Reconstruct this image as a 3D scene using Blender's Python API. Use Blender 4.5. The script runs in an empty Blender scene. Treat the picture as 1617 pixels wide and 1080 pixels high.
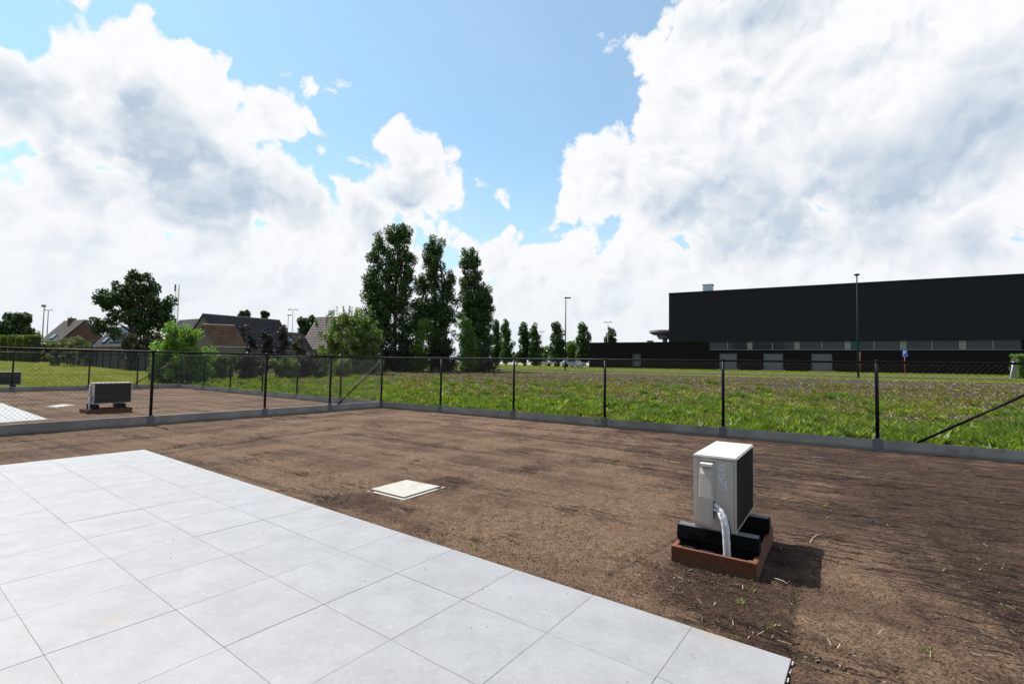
import bpy, bmesh, math, random
import numpy as np
from mathutils import Matrix, Vector

# ------------------------------------------------------------------ camera
S = bpy.context.scene
COL = S.collection
R = math.radians
PW, PH, FPX, HY, ROLL, CAMH = 1617, 1080, 774.0, 574.7, 0.0162, 1.5
_th = math.atan((HY - PH / 2) / FPX)
_fw = np.array([0, math.cos(_th), math.sin(_th)])
_r0 = np.array([1.0, 0, 0]); _u0 = np.cross(_r0, _fw)
_c, _s = math.cos(ROLL), math.sin(ROLL)
_r = _c * _r0 + _s * _u0; _u = -_s * _r0 + _c * _u0
cd = bpy.data.cameras.new('camera'); cam = bpy.data.objects.new('camera', cd); COL.objects.link(cam)
cam.matrix_world = Matrix(((_r[0], _u[0], -_fw[0], 0), (_r[1], _u[1], -_fw[1], 0), (_r[2], _u[2], -_fw[2], CAMH), (0, 0, 0, 1)))
cd.sensor_width = 36; cd.lens = FPX / PW * 36; cd.clip_start = 0.05; cd.clip_end = 6000
S.camera = cam

# ------------------------------------------------------------------ light and exposure
SUN_AZ, SUN_EL = R(143), R(56.5)      # azimuth from +X, counter-clockwise
SUN = Vector((math.cos(SUN_AZ) * math.cos(SUN_EL), math.sin(SUN_AZ) * math.cos(SUN_EL), math.sin(SUN_EL)))
ld = bpy.data.lights.new('sun', 'SUN'); ld.energy = 5.0; ld.angle = R(0.5); ld.color = (1, 0.965, 0.91)
lo = bpy.data.objects.new('sun', ld); COL.objects.link(lo); lo.rotation_euler = SUN.to_track_quat('Z', 'Y').to_euler()
S.view_settings.view_transform = 'Standard'; S.view_settings.look = 'None'
S.view_settings.exposure = 0.8; S.view_settings.gamma = 1; S.view_settings.use_curve_mapping = False
S.cycles.max_bounces = 6; S.cycles.transparent_max_bounces = 8

# ------------------------------------------------------------------ world: sky with cumulus clouds
class NT:
    """tiny node-tree helper"""
    def __init__(s, nt): s.nt = nt
    def n(s, typ, **kw):
        nd = s.nt.nodes.new(typ)
        for k, v in kw.items(): setattr(nd, k, v)
        return nd
    def set(s, nd, i, v):
        if isinstance(v, bpy.types.NodeSocket): s.nt.links.new(v, nd.inputs[i])
        elif v is not None: nd.inputs[i].default_value = v
    def m(s, op, a, b=None, c=None, clamp=False):
        nd = s.n('ShaderNodeMath', operation=op, use_clamp=clamp)
        s.set(nd, 0, a); s.set(nd, 1, b); s.set(nd, 2, c)
        return nd.outputs[0]
    def vm(s, op, a, b=None):
        nd = s.n('ShaderNodeVectorMath', operation=op); s.set(nd, 0, a); s.set(nd, 1, b)
        return nd.outputs[0]
    def dot(s, a, b):
        nd = s.n('ShaderNodeVectorMath', operation='DOT_PRODUCT'); s.set(nd, 0, a); s.set(nd, 1, b)
        return nd.outputs['Value']
    def noise(s, vec, scale, detail=4, rough=0.5, dist=0.0, lac=2.0, out=0):
        nd = s.n('ShaderNodeTexNoise'); s.set(nd, 'Vector', vec); s.set(nd, 'Scale', scale); s.set(nd, 'Detail', detail)
        s.set(nd, 'Roughness', rough); s.set(nd, 'Distortion', dist); s.set(nd, 'Lacunarity', lac)
        return nd.outputs[out]
    def ramp(s, v, a, b, lo=0.0, hi=1.0, smooth=True):
        nd = s.n('ShaderNodeMapRange', interpolation_type='SMOOTHSTEP' if smooth else 'LINEAR')
        s.set(nd, 'Value', v); s.set(nd, 'From Min', a); s.set(nd, 'From Max', b); s.set(nd, 'To Min', lo); s.set(nd, 'To Max', hi)
        return nd.outputs[0]
    def mix(s, f, a, b, mode='MIX'):
        nd = s.n('ShaderNodeMix', data_type='RGBA', blend_type=mode)
        s.set(nd, 0, f)
        for i, v in ((6, a), (7, b)):
            s.set(nd, i, (*v, 1) if isinstance(v, tuple) and len(v) == 3 else v)
        return nd.outputs[2]
    def mapping(s, vec, loc=(0, 0, 0), rot=(0, 0, 0), sc=(1, 1, 1)):
        nd = s.n('ShaderNodeMapping'); s.set(nd, 0, vec); s.set(nd, 1, loc); s.set(nd, 2, rot); s.set(nd, 3, sc)
        return nd.outputs[0]

W = bpy.data.worlds.new('World'); S.world = W; W.use_nodes = True
W.node_tree.nodes.clear(); w = NT(W.node_tree)
sky = w.n('ShaderNodeTexSky', sky_type='NISHITA', sun_disc=False, sun_elevation=SUN_EL,
          sun_rotation=math.atan2(SUN.x, SUN.y) % (2 * math.pi), air_density=1.0, dust_density=0.5, ozone_density=1.5)
skyc = w.mix(1.0, sky.outputs[0], (0.84, 1.22, 1.22), 'MULTIPLY')
tc = w.n('ShaderNodeTexCoord'); D = tc.outputs['Generated']
def dirpx(px, py):
    d = _fw + (px - PW / 2) / FPX * _r - (py - PH / 2) / FPX * _u
    d = d / np.linalg.norm(d)
    return math.atan2(d[0], d[1]), math.asin(d[2])
sep = w.n('ShaderNodeSeparateXYZ'); w.set(sep, 0, D)
az = w.m('ARCTAN2', sep.outputs[0], sep.outputs[1]); el = w.m('ARCSINE', sep.outputs[2])
warp = w.noise(D, 5.0, 5, 0.55, out=1)
warpv = w.vm('SCALE', w.vm('SUBTRACT', warp, (0.5, 0.5, 0.5))); warpv.node.inputs['Scale'].default_value = 0.16
Dw = w.vm('ADD', D, warpv)
sepw = w.n('ShaderNodeSeparateXYZ'); w.set(sepw, 0, warp)
azw = w.m('ADD', az, w.m('MULTIPLY', w.m('SUBTRACT', sepw.outputs[0], 0.5), 0.11))
elw = w.m('ADD', el, w.m('MULTIPLY', w.m('SUBTRACT', sepw.outputs[1], 0.5), 0.09))
def blob(px, py, rx, ry, A=azw, E=elw, scaled=True):
    a0, e0 = dirpx(px, py); a1, _ = dirpx(px + rx, py); _, e1 = dirpx(px, py - ry)
    ra = max(abs(a1 - a0), 0.01); re_ = max(abs(e1 - e0), 0.01)
    x = w.m('MULTIPLY', w.m('SUBTRACT', A, a0), 1 / ra); y = w.m('MULTIPLY', w.m('SUBTRACT', E, e0), 1 / re_)
    return w.m('MULTIPLY', w.m('SUBTRACT', 1.0, w.m('SQRT', w.m('ADD', w.m('MULTIPLY', x, x), w.m('MULTIPLY', y, y)))), min(ra, re_) if scaled else 1.0)
def union(lst):
    o = lst[0]
    for q in lst[1:]: o = w.m('MAXIMUM', o, q)
    return o
F = union([blob(b[0], b[1], b[2] * 1.1, b[3] * 1.12) for b in (
    (-40, 150, 170, 120), (130, 170, 110, 110), (235, 130, 130, 90), (290, 220, 150, 130), (430, 190, 62, 66), (360, 270, 150, 100),
    (100, 250, 110, 70), (430, 330, 190, 80), (300, 300, 200, 110), (430, 260, 70, 60), (170, 330, 120, 70), (540, 370, 120, 70), (980, 300, 90, 90), (1060, 250, 90, 90), (800, 420, 90, 46), (1120, 60, 90, 110),  (640, 300, 95, 82), (615, 245, 50, 42), (705, 310, 46, 34), (560, 340, 90, 60),
    (60, 390, 190, 60), (200, 345, 110, 60), (195, 318, 120, 90), (415, 352, 90, 70), (20, 340, 110, 70), (150, 310, 120, 60), (100, 335, 120, 60), (420, 380, 90, 60), (330, 350, 110, 60), (10, 380, 100, 60), (80, 300, 60, 50), (1180, 330, 120, 90), (300, 400, 400, 70), (530, 146, 26, 22), (18, 30, 44, 40), (472, 122, 14, 14), (788, 323, 9, 10),
    (1250, 110, 240, 190), (1030, 45, 62, 52), (1110, 160, 90, 70), (1450, 200, 330, 260), (1130, 270, 200, 110), (925, 290, 52, 62),
    (1040, 330, 170, 80), (870, 430, 120, 55), (1000, 420, 220, 70), (1300, 400, 500, 110), (300, 500, 700, 70), (900, 500, 700, 62),
    (1700, 60, 300, 250), (1850, 300, 300, 250), (-300, 300, 250, 160))])
# beyond the picture the same broken cumulus goes on
big = w.ramp(w.noise(D, 2.2, 3, 0.5), 0.46, 0.62, -0.10, 0.12)
outside = w.ramp(w.m('ABSOLUTE', az), R(50), R(62))
outside = w.m('MAXIMUM', outside, w.ramp(el, R(38), R(48)))
F = w.m('ADD', w.m('MULTIPLY', F, w.m('SUBTRACT', 1.0, outside)), w.m('MULTIPLY', big, outside))
def billow(vec):
    """puffy height field: rounded cells at falling sizes plus fine noise"""
    def vor(sc, dt):
        nd = w.n('ShaderNodeTexVoronoi', feature='F1'); w.set(nd, 'Vector', vec); w.set(nd, 'Scale', sc); w.set(nd, 'Detail', dt); w.set(nd, 'Roughness', 0.55); pass
        return nd.outputs['Distance']
    v_ = w.m('SUBTRACT', 0.5, vor(11.0, 2.0))
    return w.m('ADD', w.m('MULTIPLY', v_, 0.65), w.m('MULTIPLY', w.m('SUBTRACT', w.noise(vec, 16.0, 8, 0.62), 0.5), 1.0))
h1 = billow(Dw); h2 = billow(w.vm('ADD', Dw, (-0.012, 0.0, 0.018)))
edge = w.m('ADD', w.m('ADD', F, w.ramp(el, R(3), R(13), 0.085, 0.032)), w.m('MULTIPLY', h1, 0.125))
alpha = w.m('POWER', w.ramp(edge, -0.005, 0.024), 0.85)
veil = w.m('ADD', w.ramp(el, R(2), R(26), 0.62, 0.22), w.m('MULTIPLY', w.m('SUBTRACT', w.noise(D, 2.6, 5, 0.5), 0.5), 0.25))
relief = w.m('SUBTRACT', h1, h2)
def g_(*b): return blob(*b, scaled=False)
G = union([g_(*b) for b in ((290, 290, 230, 95), (30, 130, 100, 80), (620, 340, 90, 70), (1240, 320, 260, 60), (1400, 270, 260, 75), (1560, 200, 200, 110),
                              (1130, 310, 150, 60), (1600, 390, 150, 60), (1250, 360, 260, 60), (1170, 20, 120, 60), (250, 200, 110, 60))])
grey = w.ramp(w.m('ADD', G, w.m('MULTIPLY', w.m('SUBTRACT', w.noise(D, 3.6, 5, 0.5), 0.5), 1.3)), -0.35, 0.75)
soft = w.ramp(w.noise(D, 8.0, 6, 0.55), 0.38, 0.64)
grey = w.m('ADD', w.m('MULTIPLY', grey, 0.66), w.m('MULTIPLY', soft, 0.20))
grey = w.m('SUBTRACT', grey, w.m('MULTIPLY', relief, w.ramp(edge, 0.03, 0.20, 1.3, 0.45)))
grey = w.m('MULTIPLY', grey, w.ramp(edge, 0.015, 0.085), clamp=True)
low = w.ramp(el, R(1), R(16))
cloudc = w.mix(grey, (0.555, 0.562, 0.575), (0.285, 0.345, 0.415))
cloudc = w.mix(alpha, (0.50, 0.54, 0.575), cloudc)
cloudc = w.mix(w.m('MULTIPLY', w.m('SUBTRACT', 1.0, low), 0.6), cloudc, (0.46, 0.492, 0.532))
b1 = w.n('ShaderNodeBackground'); w.set(b1, 0, skyc); w.set(b1, 1, 0.088)
b2 = w.n('ShaderNodeBackground'); w.set(b2, 0, cloudc); w.set(b2, 1, 1.0)
mx = w.n('ShaderNodeMixShader'); w.set(mx, 0, w.m('MULTIPLY', w.m('MAXIMUM', alpha, veil), w.ramp(sep.outputs[2], -0.02, 0.0)))
w.nt.links.new(b1.outputs[0], mx.inputs[1]); w.nt.links.new(b2.outputs[0], mx.inputs[2])
wo = w.n('ShaderNodeOutputWorld'); w.nt.links.new(mx.outputs[0], wo.inputs[0])

# ------------------------------------------------------------------ measuring helpers
def ray(px, py): return _fw + (px - PW / 2) / FPX * _r - (py - PH / 2) / FPX * _u
P0 = np.array([-4.3, 16.3]); P1 = np.array([-17.16, 25.475])
UR = np.array([math.cos(R(-32)), math.sin(R(-32))]); UN = (P1 - P0) / np.linalg.norm(P1 - P0)
UL = np.array([math.cos(R(233.4)), math.sin(R(233.4))]); UF = np.array([math.cos(R(230.2)), math.sin(R(230.2))])
SOIL = -0.014
def outside_dist(x, y):
    x = np.asarray(x, float); y = np.asarray(y, float)
    yl = np.where(x < P0[0], P0[1] + (x - P0[0]) * UN[1] / UN[0], P0[1] + (x - P0[0]) * UR[1] / UR[0])
    s1 = (y - yl) * 0.84
    s3 = (x - P1[0]) * -0.768 + (y - P1[1]) * 0.640
    return np.maximum(s1, s3)
def terrain(x, y):
    s = outside_dist(x, y)
    z = 0.035 + 0.0165 * np.maximum(s, 0)
    return np.where(z > 1.0, 1.17 - 0.17 * np.exp(-(z - 1.0) / 0.17), z)
def at(px, py, depth):
    d = ray(px, py); return Vector(d / d[1] * depth) + Vector((0, 0, CAMH))
def ground(px, depth):
    """point on the terrain at this depth, in the column px"""
    d = ray(px, HY); x = d[0] / d[1] * depth
    return Vector((x, depth, float(terrain(x, depth))))
def hit(px, py):
    d = ray(px, py); d = d / d[1]
    for y in np.arange(8, 200, 0.1):
        p = d * y
        if p[2] + CAMH <= terrain(p[0], p[1]): return Vector((p[0], p[1], float(terrain(p[0], p[1]))))
    return Vector((d[0] * 120, 120, 1.17))
def flat(px, py, z=SOIL):
    d = ray(px, py); t = (z - CAMH) / d[2]; return Vector((d[0] * t, d[1] * t, z))

# ------------------------------------------------------------------ object helpers
def tag(o, label=None, cat=None, group=None, kind=None):
    if label: o['label'] = label
    if cat: o['category'] = cat
    if group: o['group'] = group
    if kind: o['kind'] = kind
    return o
def empty(name, loc=(0, 0, 0), rz=0.0, label=None, cat=None, group=None):
    o = bpy.data.objects.new(name, None); COL.objects.link(o); o.location = loc; o.rotation_euler = (0, 0, rz)
    o.empty_display_size = 0.2
    return tag(o, label, cat, group)
def mesh_np(name, verts, faces, mat, parent=None, smooth=False):
    """verts (n,3); faces (m,k) int array"""
    verts = np.asarray(verts, np.float32); faces = np.asarray(faces, np.int32); k = faces.shape[1]
    me = bpy.data.meshes.new(name)
    me.vertices.add(len(verts)); me.vertices.foreach_set('co', verts.ravel())
    me.loops.add(faces.size); me.loops.foreach_set('vertex_index', faces.ravel())
    me.polygons.add(len(faces)); me.polygons.foreach_set('loop_start', np.arange(0, faces.size, k, dtype=np.int32))
    try: me.polygons.foreach_set('loop_total', np.full(len(faces), k, np.int32))
    except Exception: pass
    me.update(calc_edges=True); me.validate()
    if smooth: me.polygons.foreach_set('use_smooth', np.ones(len(me.polygons), bool))
    me.materials.append(mat)
    o = bpy.data.objects.new(name, me); COL.objects.link(o); o.parent = parent
    return o
class MB:
    """collects shapes, builds one mesh"""
    def __init__(s): s.bm = bmesh.new()
    def box(s, a, b, bevel=0.0, M=None):
        r = bmesh.ops.create_cube(s.bm, size=1.0)['verts']
        c = [(a[i] + b[i]) / 2 for i in range(3)]; d = [abs(b[i] - a[i]) for i in range(3)]
        for v in r: v.co = Vector((v.co.x * d[0] + c[0], v.co.y * d[1] + c[1], v.co.z * d[2] + c[2]))
        if bevel:
            es = list({e for v in r for e in v.link_edges})
            r = bmesh.ops.bevel(s.bm, geom=es, offset=bevel, segments=2, affect='EDGES')['verts']
        if M is not None:
            for v in r: v.co = M @ v.co
        return s
    def tube(s, pts, rad, n=8, cap=True):
        pts = [Vector(p) for p in pts]
        rads = rad if isinstance(rad, (list, tuple)) else [rad] * len(pts)
        rings = []
        for i, p in enumerate(pts):
            d = (pts[min(i + 1, len(pts) - 1)] - pts[max(i - 1, 0)]).normalized()
            a = d.cross(Vector((0, 0, 1))) if abs(d.z) < 0.95 else d.cross(Vector((1, 0, 0)))
            a.normalize(); b = d.cross(a)
            rings.append([s.bm.verts.new(p + (a * math.cos(2 * math.pi * k / n) + b * math.sin(2 * math.pi * k / n)) * rads[i]) for k in range(n)])
        for i in range(len(rings) - 1):
            for k in range(n):
                s.bm.faces.new((rings[i][k], rings[i][(k + 1) % n], rings[i + 1][(k + 1) % n], rings[i + 1][k]))
        if cap:
            s.bm.faces.new(rings[0]); s.bm.faces.new(rings[-1])
        return s
    def poly(s, pts):
        s.bm.faces.new([s.bm.verts.new(Vector(p)) for p in pts]); return s
    def prism(s, pts, off):
        """polygon pts swept by vector off"""
        a = [s.bm.verts.new(Vector(p)) for p in pts]; b = [s.bm.verts.new(Vector(p) + Vector(off)) for p in pts]
        s.bm.faces.new(a); s.bm.faces.new(b[::-1]); n = len(a)
        for i in range(n): s.bm.faces.new((a[i], b[i], b[(i + 1) % n], a[(i + 1) % n]))
        return s
    def build(s, name, mat, parent=None, smooth=False):
        bmesh.ops.recalc_face_normals(s.bm, faces=s.bm.faces)
        me = bpy.data.meshes.new(name); s.bm.to_mesh(me); s.bm.free(); me.materials.append(mat)
        if smooth:
            for p in me.polygons: p.use_smooth = True
        o = bpy.data.objects.new(name, me); COL.objects.link(o); o.parent = parent
        return o
def inst(name, me, parent, loc=(0, 0, 0), rz=0.0, sc=None):
    o = bpy.data.objects.new(name, me); COL.objects.link(o); o.parent = parent; o.location = loc; o.rotation_euler = (0, 0, rz)
    if sc: o.scale = sc
    return o
def kids(o): return [c for c in bpy.data.objects if c.parent == o]
def copy_tree(o, parent=None, tree=None):
    if tree is None:
        tree = {}
        for c in bpy.data.objects:
            if c.parent: tree.setdefault(c.parent.name, []).append(c)
    c = o.copy(); COL.objects.link(c)
    if parent: c.parent = parent
    for ch in tree.get(o.name, []): copy_tree(ch, c, tree)
    return c

# ------------------------------------------------------------------ materials
MATS = {}
def mat(name, build):
    if name in MATS: return MATS[name]
    m = bpy.data.materials.new(name); m.use_nodes = True; m.node_tree.nodes.clear(); t = NT(m.node_tree)
    out = t.n('ShaderNodeOutputMaterial'); sh = build(t); m.node_tree.links.new(sh, out.inputs[0]); MATS[name] = m
    return m
def bsdf(t, col, rough=0.6, metal=0.0, bump=None, bs=0.3, bd=0.01, spec=0.5, normal=None):
    b = t.n('ShaderNodeBsdfPrincipled'); t.set(b, 'Base Color', (*col, 1) if isinstance(col, tuple) and len(col) == 3 else col)
    t.set(b, 'Roughness', rough); t.set(b, 'Metallic', metal); t.set(b, 'Specular IOR Level', spec)
    if bump is not None:
        n = t.n('ShaderNodeBump'); t.set(n, 'Height', bump); t.set(n, 'Strength', bs); t.set(n, 'Distance', bd)
        t.nt.links.new(n.outputs[0], b.inputs['Normal'])
    return b.outputs[0]
def obj_co(t): return t.n('ShaderNodeTexCoord').outputs['Object']
def pos(t): return t.n('ShaderNodeNewGeometry').outputs['Position']
def plain(name, col, rough=0.55, metal=0.0, var=0.12, scale=8.0, spec=0.5, bs=0.15):
    def f(t):
        p = pos(t); n = t.noise(p, scale, 5, 0.6)
        c = t.mix(n, tuple(x * (1 - var) for x in col), tuple(min(1, x * (1 + var)) for x in col))
        return bsdf(t, c, t.ramp(n, 0.2, 0.8, rough - 0.06, min(1, rough + 0.08)), metal, t.noise(p, scale * 12, 3), bs, 0.002, spec)
    return mat(name, f)
def leafm(name, c1, c2, trans=0.35, c3=None):
    def f(t):
        g = t.n('ShaderNodeNewGeometry'); ri = g.outputs['Random Per Island']
        c = t.mix(ri, c1, c2)
        c = t.mix(t.ramp(t.noise(g.outputs['Position'], 2.0, 3), 0.38, 0.62), c, c3 or c1)
        d = bsdf(t, c, 0.5, spec=0.35)
        tr = t.n('ShaderNodeBsdfTranslucent'); t.set(tr, 0, t.mix(1.0, c, (1.5, 1.7, 0.55), 'MULTIPLY'))
        m = t.n('ShaderNodeMixShader'); t.set(m, 0, trans); t.nt.links.new(d, m.inputs[1]); t.nt.links.new(tr.outputs[0], m.inputs[2])
        return m.outputs[0]
    return mat(name, f)

M_black = plain('black_coated_steel', (0.005, 0.0055, 0.006), 0.5, spec=0.14)
M_wire = plain('black_wire', (0.012, 0.013, 0.014), 0.5)
M_white = plain('cream_sheet_metal', (0.47, 0.435, 0.40), 0.38, var=0.03, bs=0.03)
M_rubber = plain('black_rubber', (0.0045, 0.005, 0.006), 0.75, var=0.3, scale=30, bs=0.4, spec=0.08)
M_dark = plain('dark_fin_metal', (0.008, 0.008, 0.009), 0.6, 0.0)
M_foam = plain('white_pipe_lagging', (0.62, 0.62, 0.66), 0.9, var=0.05, scale=25, bs=0.25, spec=0.1)
M_sticker = plain('sticker_paper', (0.66, 0.67, 0.72), 0.5, var=0.03)
M_ink = plain('sticker_print', (0.28, 0.29, 0.34), 0.6)
M_yellow = plain('warning_yellow', (0.75, 0.5, 0.02), 0.5)
M_clamp = plain('dull_grey_clamp', (0.12, 0.125, 0.135), 0.55, 0.2)
M_green_pole = plain('dark_green_pole', (0.004, 0.018, 0.015), 0.6, spec=0.08)
M_grey_metal = plain('galvanised_metal', (0.20, 0.21, 0.22), 0.55, 0.3)
M_dark_pole = plain('dark_grey_pole', (0.012, 0.013, 0.015), 0.6, 0.0, spec=0.1)
M_red = plain('red_orange_post', (0.36, 0.06, 0.02), 0.5)
M_blue = plain('sign_blue', (0.01, 0.05, 0.42), 0.4, var=0.02)
M_signw = plain('sign_white', (0.8, 0.8, 0.8), 0.5, var=0.02)
M_bark = plain('bark', (0.07, 0.055, 0.04), 0.9, var=0.4, scale=20, bs=0.8)

def f_concrete(t):
    p = pos(t); big = t.noise(p, 1.7, 6, 0.65); n = t.noise(p, 30, 4, 0.7)
    c = t.mix(t.ramp(big, 0.3, 0.7), (0.18, 0.178, 0.172), (0.28, 0.275, 0.265))
    c = t.mix(t.ramp(n, 0.6, 0.75), c, (0.11, 0.11, 0.11))
    # dirt that has splashed up from the soil
    z = t.n('ShaderNodeSeparateXYZ'); t.set(z, 0, p)
    c = t.mix(t.m('MULTIPLY', t.ramp(t.m('ADD', z.outputs[2], t.m('MULTIPLY', n, 0.05)), 0.09, 0.03), 0.6), c, (0.10, 0.075, 0.055))
    return bsdf(t, c, 0.85, bump=n, bs=0.4, bd=0.004)
M_concrete = mat('kerb_concrete', f_concrete)

def f_rust(t):
    p = pos(t); n = t.noise(p, 14, 6, 0.65); s = t.noise(t.mapping(p, rot=(0, 0, R(34)), sc=(3, 60, 60)), 1.0, 4)
    c = t.mix(n, (0.085, 0.026, 0.011), (0.165, 0.052, 0.021)); c = t.mix(t.ramp(s, 0.5, 0.7), c, (0.055, 0.02, 0.010))
    z = t.n('ShaderNodeSeparateXYZ'); t.set(z, 0, p)
    c = t.mix(t.m('MULTIPLY', t.ramp(t.m('ADD', z.outputs[2], t.m('MULTIPLY', n, 0.06)), 0.08, 0.02), 0.8), c, (0.075, 0.05, 0.035))
    return bsdf(t, c, 0.8, bump=s, bs=0.4, bd=0.002)
M_rustwood = mat('reddish_hardwood', f_rust)

def f_tile(t):
    info = t.n('ShaderNodeObjectInfo'); rnd = info.outputs['Random']
    p = pos(t); off = t.n('ShaderNodeCombineXYZ'); t.set(off, 0, t.m('MULTIPLY', rnd, 37.0)); t.set(off, 1, t.m('MULTIPLY', rnd, 11.0))
    q = t.vm('ADD', p, off.outputs[0])
    n = t.noise(q, 3.5, 7, 0.62); f = t.noise(q, 34, 7, 0.76, dist=0.9); g = t.noise(q, 160, 3, 0.6)
    c = t.mix(t.ramp(n, 0.3, 0.7), (0.198, 0.201, 0.211), (0.236, 0.239, 0.249))
    c = t.mix(t.m('MULTIPLY', t.ramp(f, 0.54, 0.66), 0.5), c, (0.30, 0.302, 0.31))
    c = t.mix(t.m('MULTIPLY', t.ramp(f, 0.42, 0.34), 0.35), c, (0.170, 0.174, 0.185))
    c = t.mix(t.m('MULTIPLY', t.ramp(g, 0.62, 0.7), 0.3), c, (0.15, 0.15, 0.158))
    c = t.mix(t.m('MULTIPLY', t.m('SUBTRACT', rnd, 0.5), 0.12), c, (0.14, 0.14, 0.15))
    # sandy stains: along the soil edge and in a few spots
    e = t.n('ShaderNodeSeparateXYZ'); t.set(e, 0, t.mapping(p, rot=(0, 0, R(36.4))))
    st = t.ramp(t.m('ADD', e.outputs[1], t.m('MULTIPLY', t.noise(p, 2.2, 4), 0.5)), 3.08, 3.30)
    st = t.m('MULTIPLY', st, t.ramp(t.noise(p, 1.5, 4), 0.46, 0.62))
    sp = t.ramp(t.noise(t.mapping(p, loc=(3.1, 7.7, 0)), 3.0, 3), 0.68, 0.74)
    c = t.mix(t.m('MULTIPLY', t.m('MAXIMUM', st, sp), 0.55, clamp=True), c, (0.26, 0.205, 0.15))
    return bsdf(t, c, t.ramp(f, 0.3, 0.7, 0.42, 0.62), bump=t.m('ADD', t.m('MULTIPLY', f, 0.6), t.m('MULTIPLY', g, 0.4)), bs=0.12, bd=0.003, spec=0.4)
M_tile = mat('grey_stone_tile', f_tile)

def f_soil(t):
    p = pos(t)
    lx = t.mapping(p, rot=(0, 0, R(33)))                       # x now runs along the rear fence, y across the plot
    fine = t.noise(p, 60, 6, 0.8); mid = t.noise(p, 13, 7, 0.74); big = t.noise(p, 0.9, 5, 0.6)
    # long drags of the roller along the rear fence, fading towards the terrace
    st = t.noise(t.mapping(lx, sc=(0.10, 4.6, 1)), 1.0, 7, 0.66, dist=0.25)
    st2 = t.noise(t.mapping(lx, loc=(5, 2, 0), sc=(1.6, 0.35, 1)), 1.0, 5, 0.6, dist=0.4)
    light = t.mix(t.ramp(mid, 0.3, 0.7), (0.122, 0.076, 0.048), (0.220, 0.147, 0.097))
    dark = t.mix(t.ramp(mid, 0.3, 0.7), (0.044, 0.026, 0.018), (0.088, 0.054, 0.038))
    sx = t.n('ShaderNodeSeparateXYZ'); t.set(sx, 0, lx)
    far = t.ramp(sx.outputs[1], 5.0, 9.5)
    damp = t.m('ADD', t.m('MULTIPLY', t.m('SUBTRACT', st, 0.5), t.m('ADD', 0.9, far)), t.m('MULTIPLY', t.m('SUBTRACT', big, 0.5), 1.2))
    damp = t.m('ADD', damp, t.m('MULTIPLY', t.m('SUBTRACT', st2, 0.5), 0.5))
    wx = t.n('ShaderNodeSeparateXYZ'); t.set(wx, 0, p)
    damp = t.m('ADD', damp, t.ramp(wx.outputs[0], 0.8, 5.0, -0.06, 0.22))
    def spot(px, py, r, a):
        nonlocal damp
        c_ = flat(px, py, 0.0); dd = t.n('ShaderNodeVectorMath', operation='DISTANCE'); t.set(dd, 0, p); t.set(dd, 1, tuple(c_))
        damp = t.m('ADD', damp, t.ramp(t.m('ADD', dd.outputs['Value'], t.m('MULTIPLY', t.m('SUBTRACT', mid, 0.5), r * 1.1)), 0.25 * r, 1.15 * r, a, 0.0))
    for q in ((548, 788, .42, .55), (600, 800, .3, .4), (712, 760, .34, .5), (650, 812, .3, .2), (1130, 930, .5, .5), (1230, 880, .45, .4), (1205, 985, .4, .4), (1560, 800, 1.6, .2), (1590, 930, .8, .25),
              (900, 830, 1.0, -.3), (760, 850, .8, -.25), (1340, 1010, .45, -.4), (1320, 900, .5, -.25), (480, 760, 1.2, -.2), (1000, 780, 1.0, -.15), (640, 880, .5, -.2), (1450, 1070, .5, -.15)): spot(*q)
    def seg(pa, pb, wd, a, dist_only=False):
        nonlocal damp
        A_ = flat(*pa, 0.0); B_ = flat(*pb, 0.0); ab = B_ - A_; ap = t.vm('SUBTRACT', t.vm('ADD', p, t.vm('SCALE', wob)), tuple(A_))
        tt = t.m('MULTIPLY', t.dot(ap, tuple(ab)), 1 / ab.length_squared, clamp=True); q_ = t.n('ShaderNodeVectorMath', operation='SCALE'); t.set(q_, 0, tuple(ab)); t.set(q_, 'Scale', tt)
        dd = t.n('ShaderNodeVectorMath', operation='DISTANCE'); t.set(dd, 0, ap); t.set(dd, 1, q_.outputs[0])
        damp = t.m('ADD', damp, t.m('MULTIPLY', t.ramp(dd.outputs['Value'], wd * 0.3, wd, a, 0.0), t.ramp(mid, 0.35, 0.6)))
    wob = t.vm('SUBTRACT', t.noise(p, 2.2, 3, out=1), (0.5, 0.5, 0.5))
    sc_ = t.vm('SCALE', wob); sc_.node.inputs['Scale'].default_value = 0.09; wob = sc_
    _vm = t.vm
    t.vm = lambda op, a, b=None: a if op == 'SCALE' and b is None else _vm(op, a, b)
    for q in (((1465, 830), (1617, 1020), .03, .8), ((1440, 828), (1617, 1060), .10, -.25), ((1500, 835), (1617, 960), .30, .25), ((1257, 905), (1250, 1040), .022, 1.0), ((215, 722), (530, 676), .09, .6), ((300, 720), (425, 700), .06, .7),
              ((0, 716), (400, 672), .10, .4), ((640, 662), (1200, 738), .10, .35), ((1200, 738), (1617, 800), .07, .4), ((700, 668), (1300, 722), .12, -.35), ((1300, 716), (1617, 748), .12, .35), ((900, 700), (1420, 785), .07, -.4),
              ((860, 712), (1390, 800), .05, .4), ((960, 905), (1170, 800), .05, .45), ((560, 700), (860, 760), .08, -.3), ((340, 740), (520, 790), .06, .45)): seg(*q)
    t.vm = _vm
    k = t.ramp(t.m('ADD', damp, t.m('MULTIPLY', t.m('SUBTRACT', mid, 0.5), 0.5)), -0.28, 0.34)
    c = t.mix(k, light, dark)
    c = t.mix(t.ramp(fine, 0.40, 0.56), t.mix(1.0, c, (0.30, 0.28, 0.28), 'MULTIPLY'), c)
    c = t.mix(t.m('MULTIPLY', t.ramp(fine, 0.60, 0.72), 0.6), c, (0.21, 0.15, 0.105))
    c = t.mix(t.m('MULTIPLY', t.ramp(t.noise(p, 40, 2), 0.74, 0.78), 0.6), c, (0.28, 0.25, 0.2))
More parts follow.
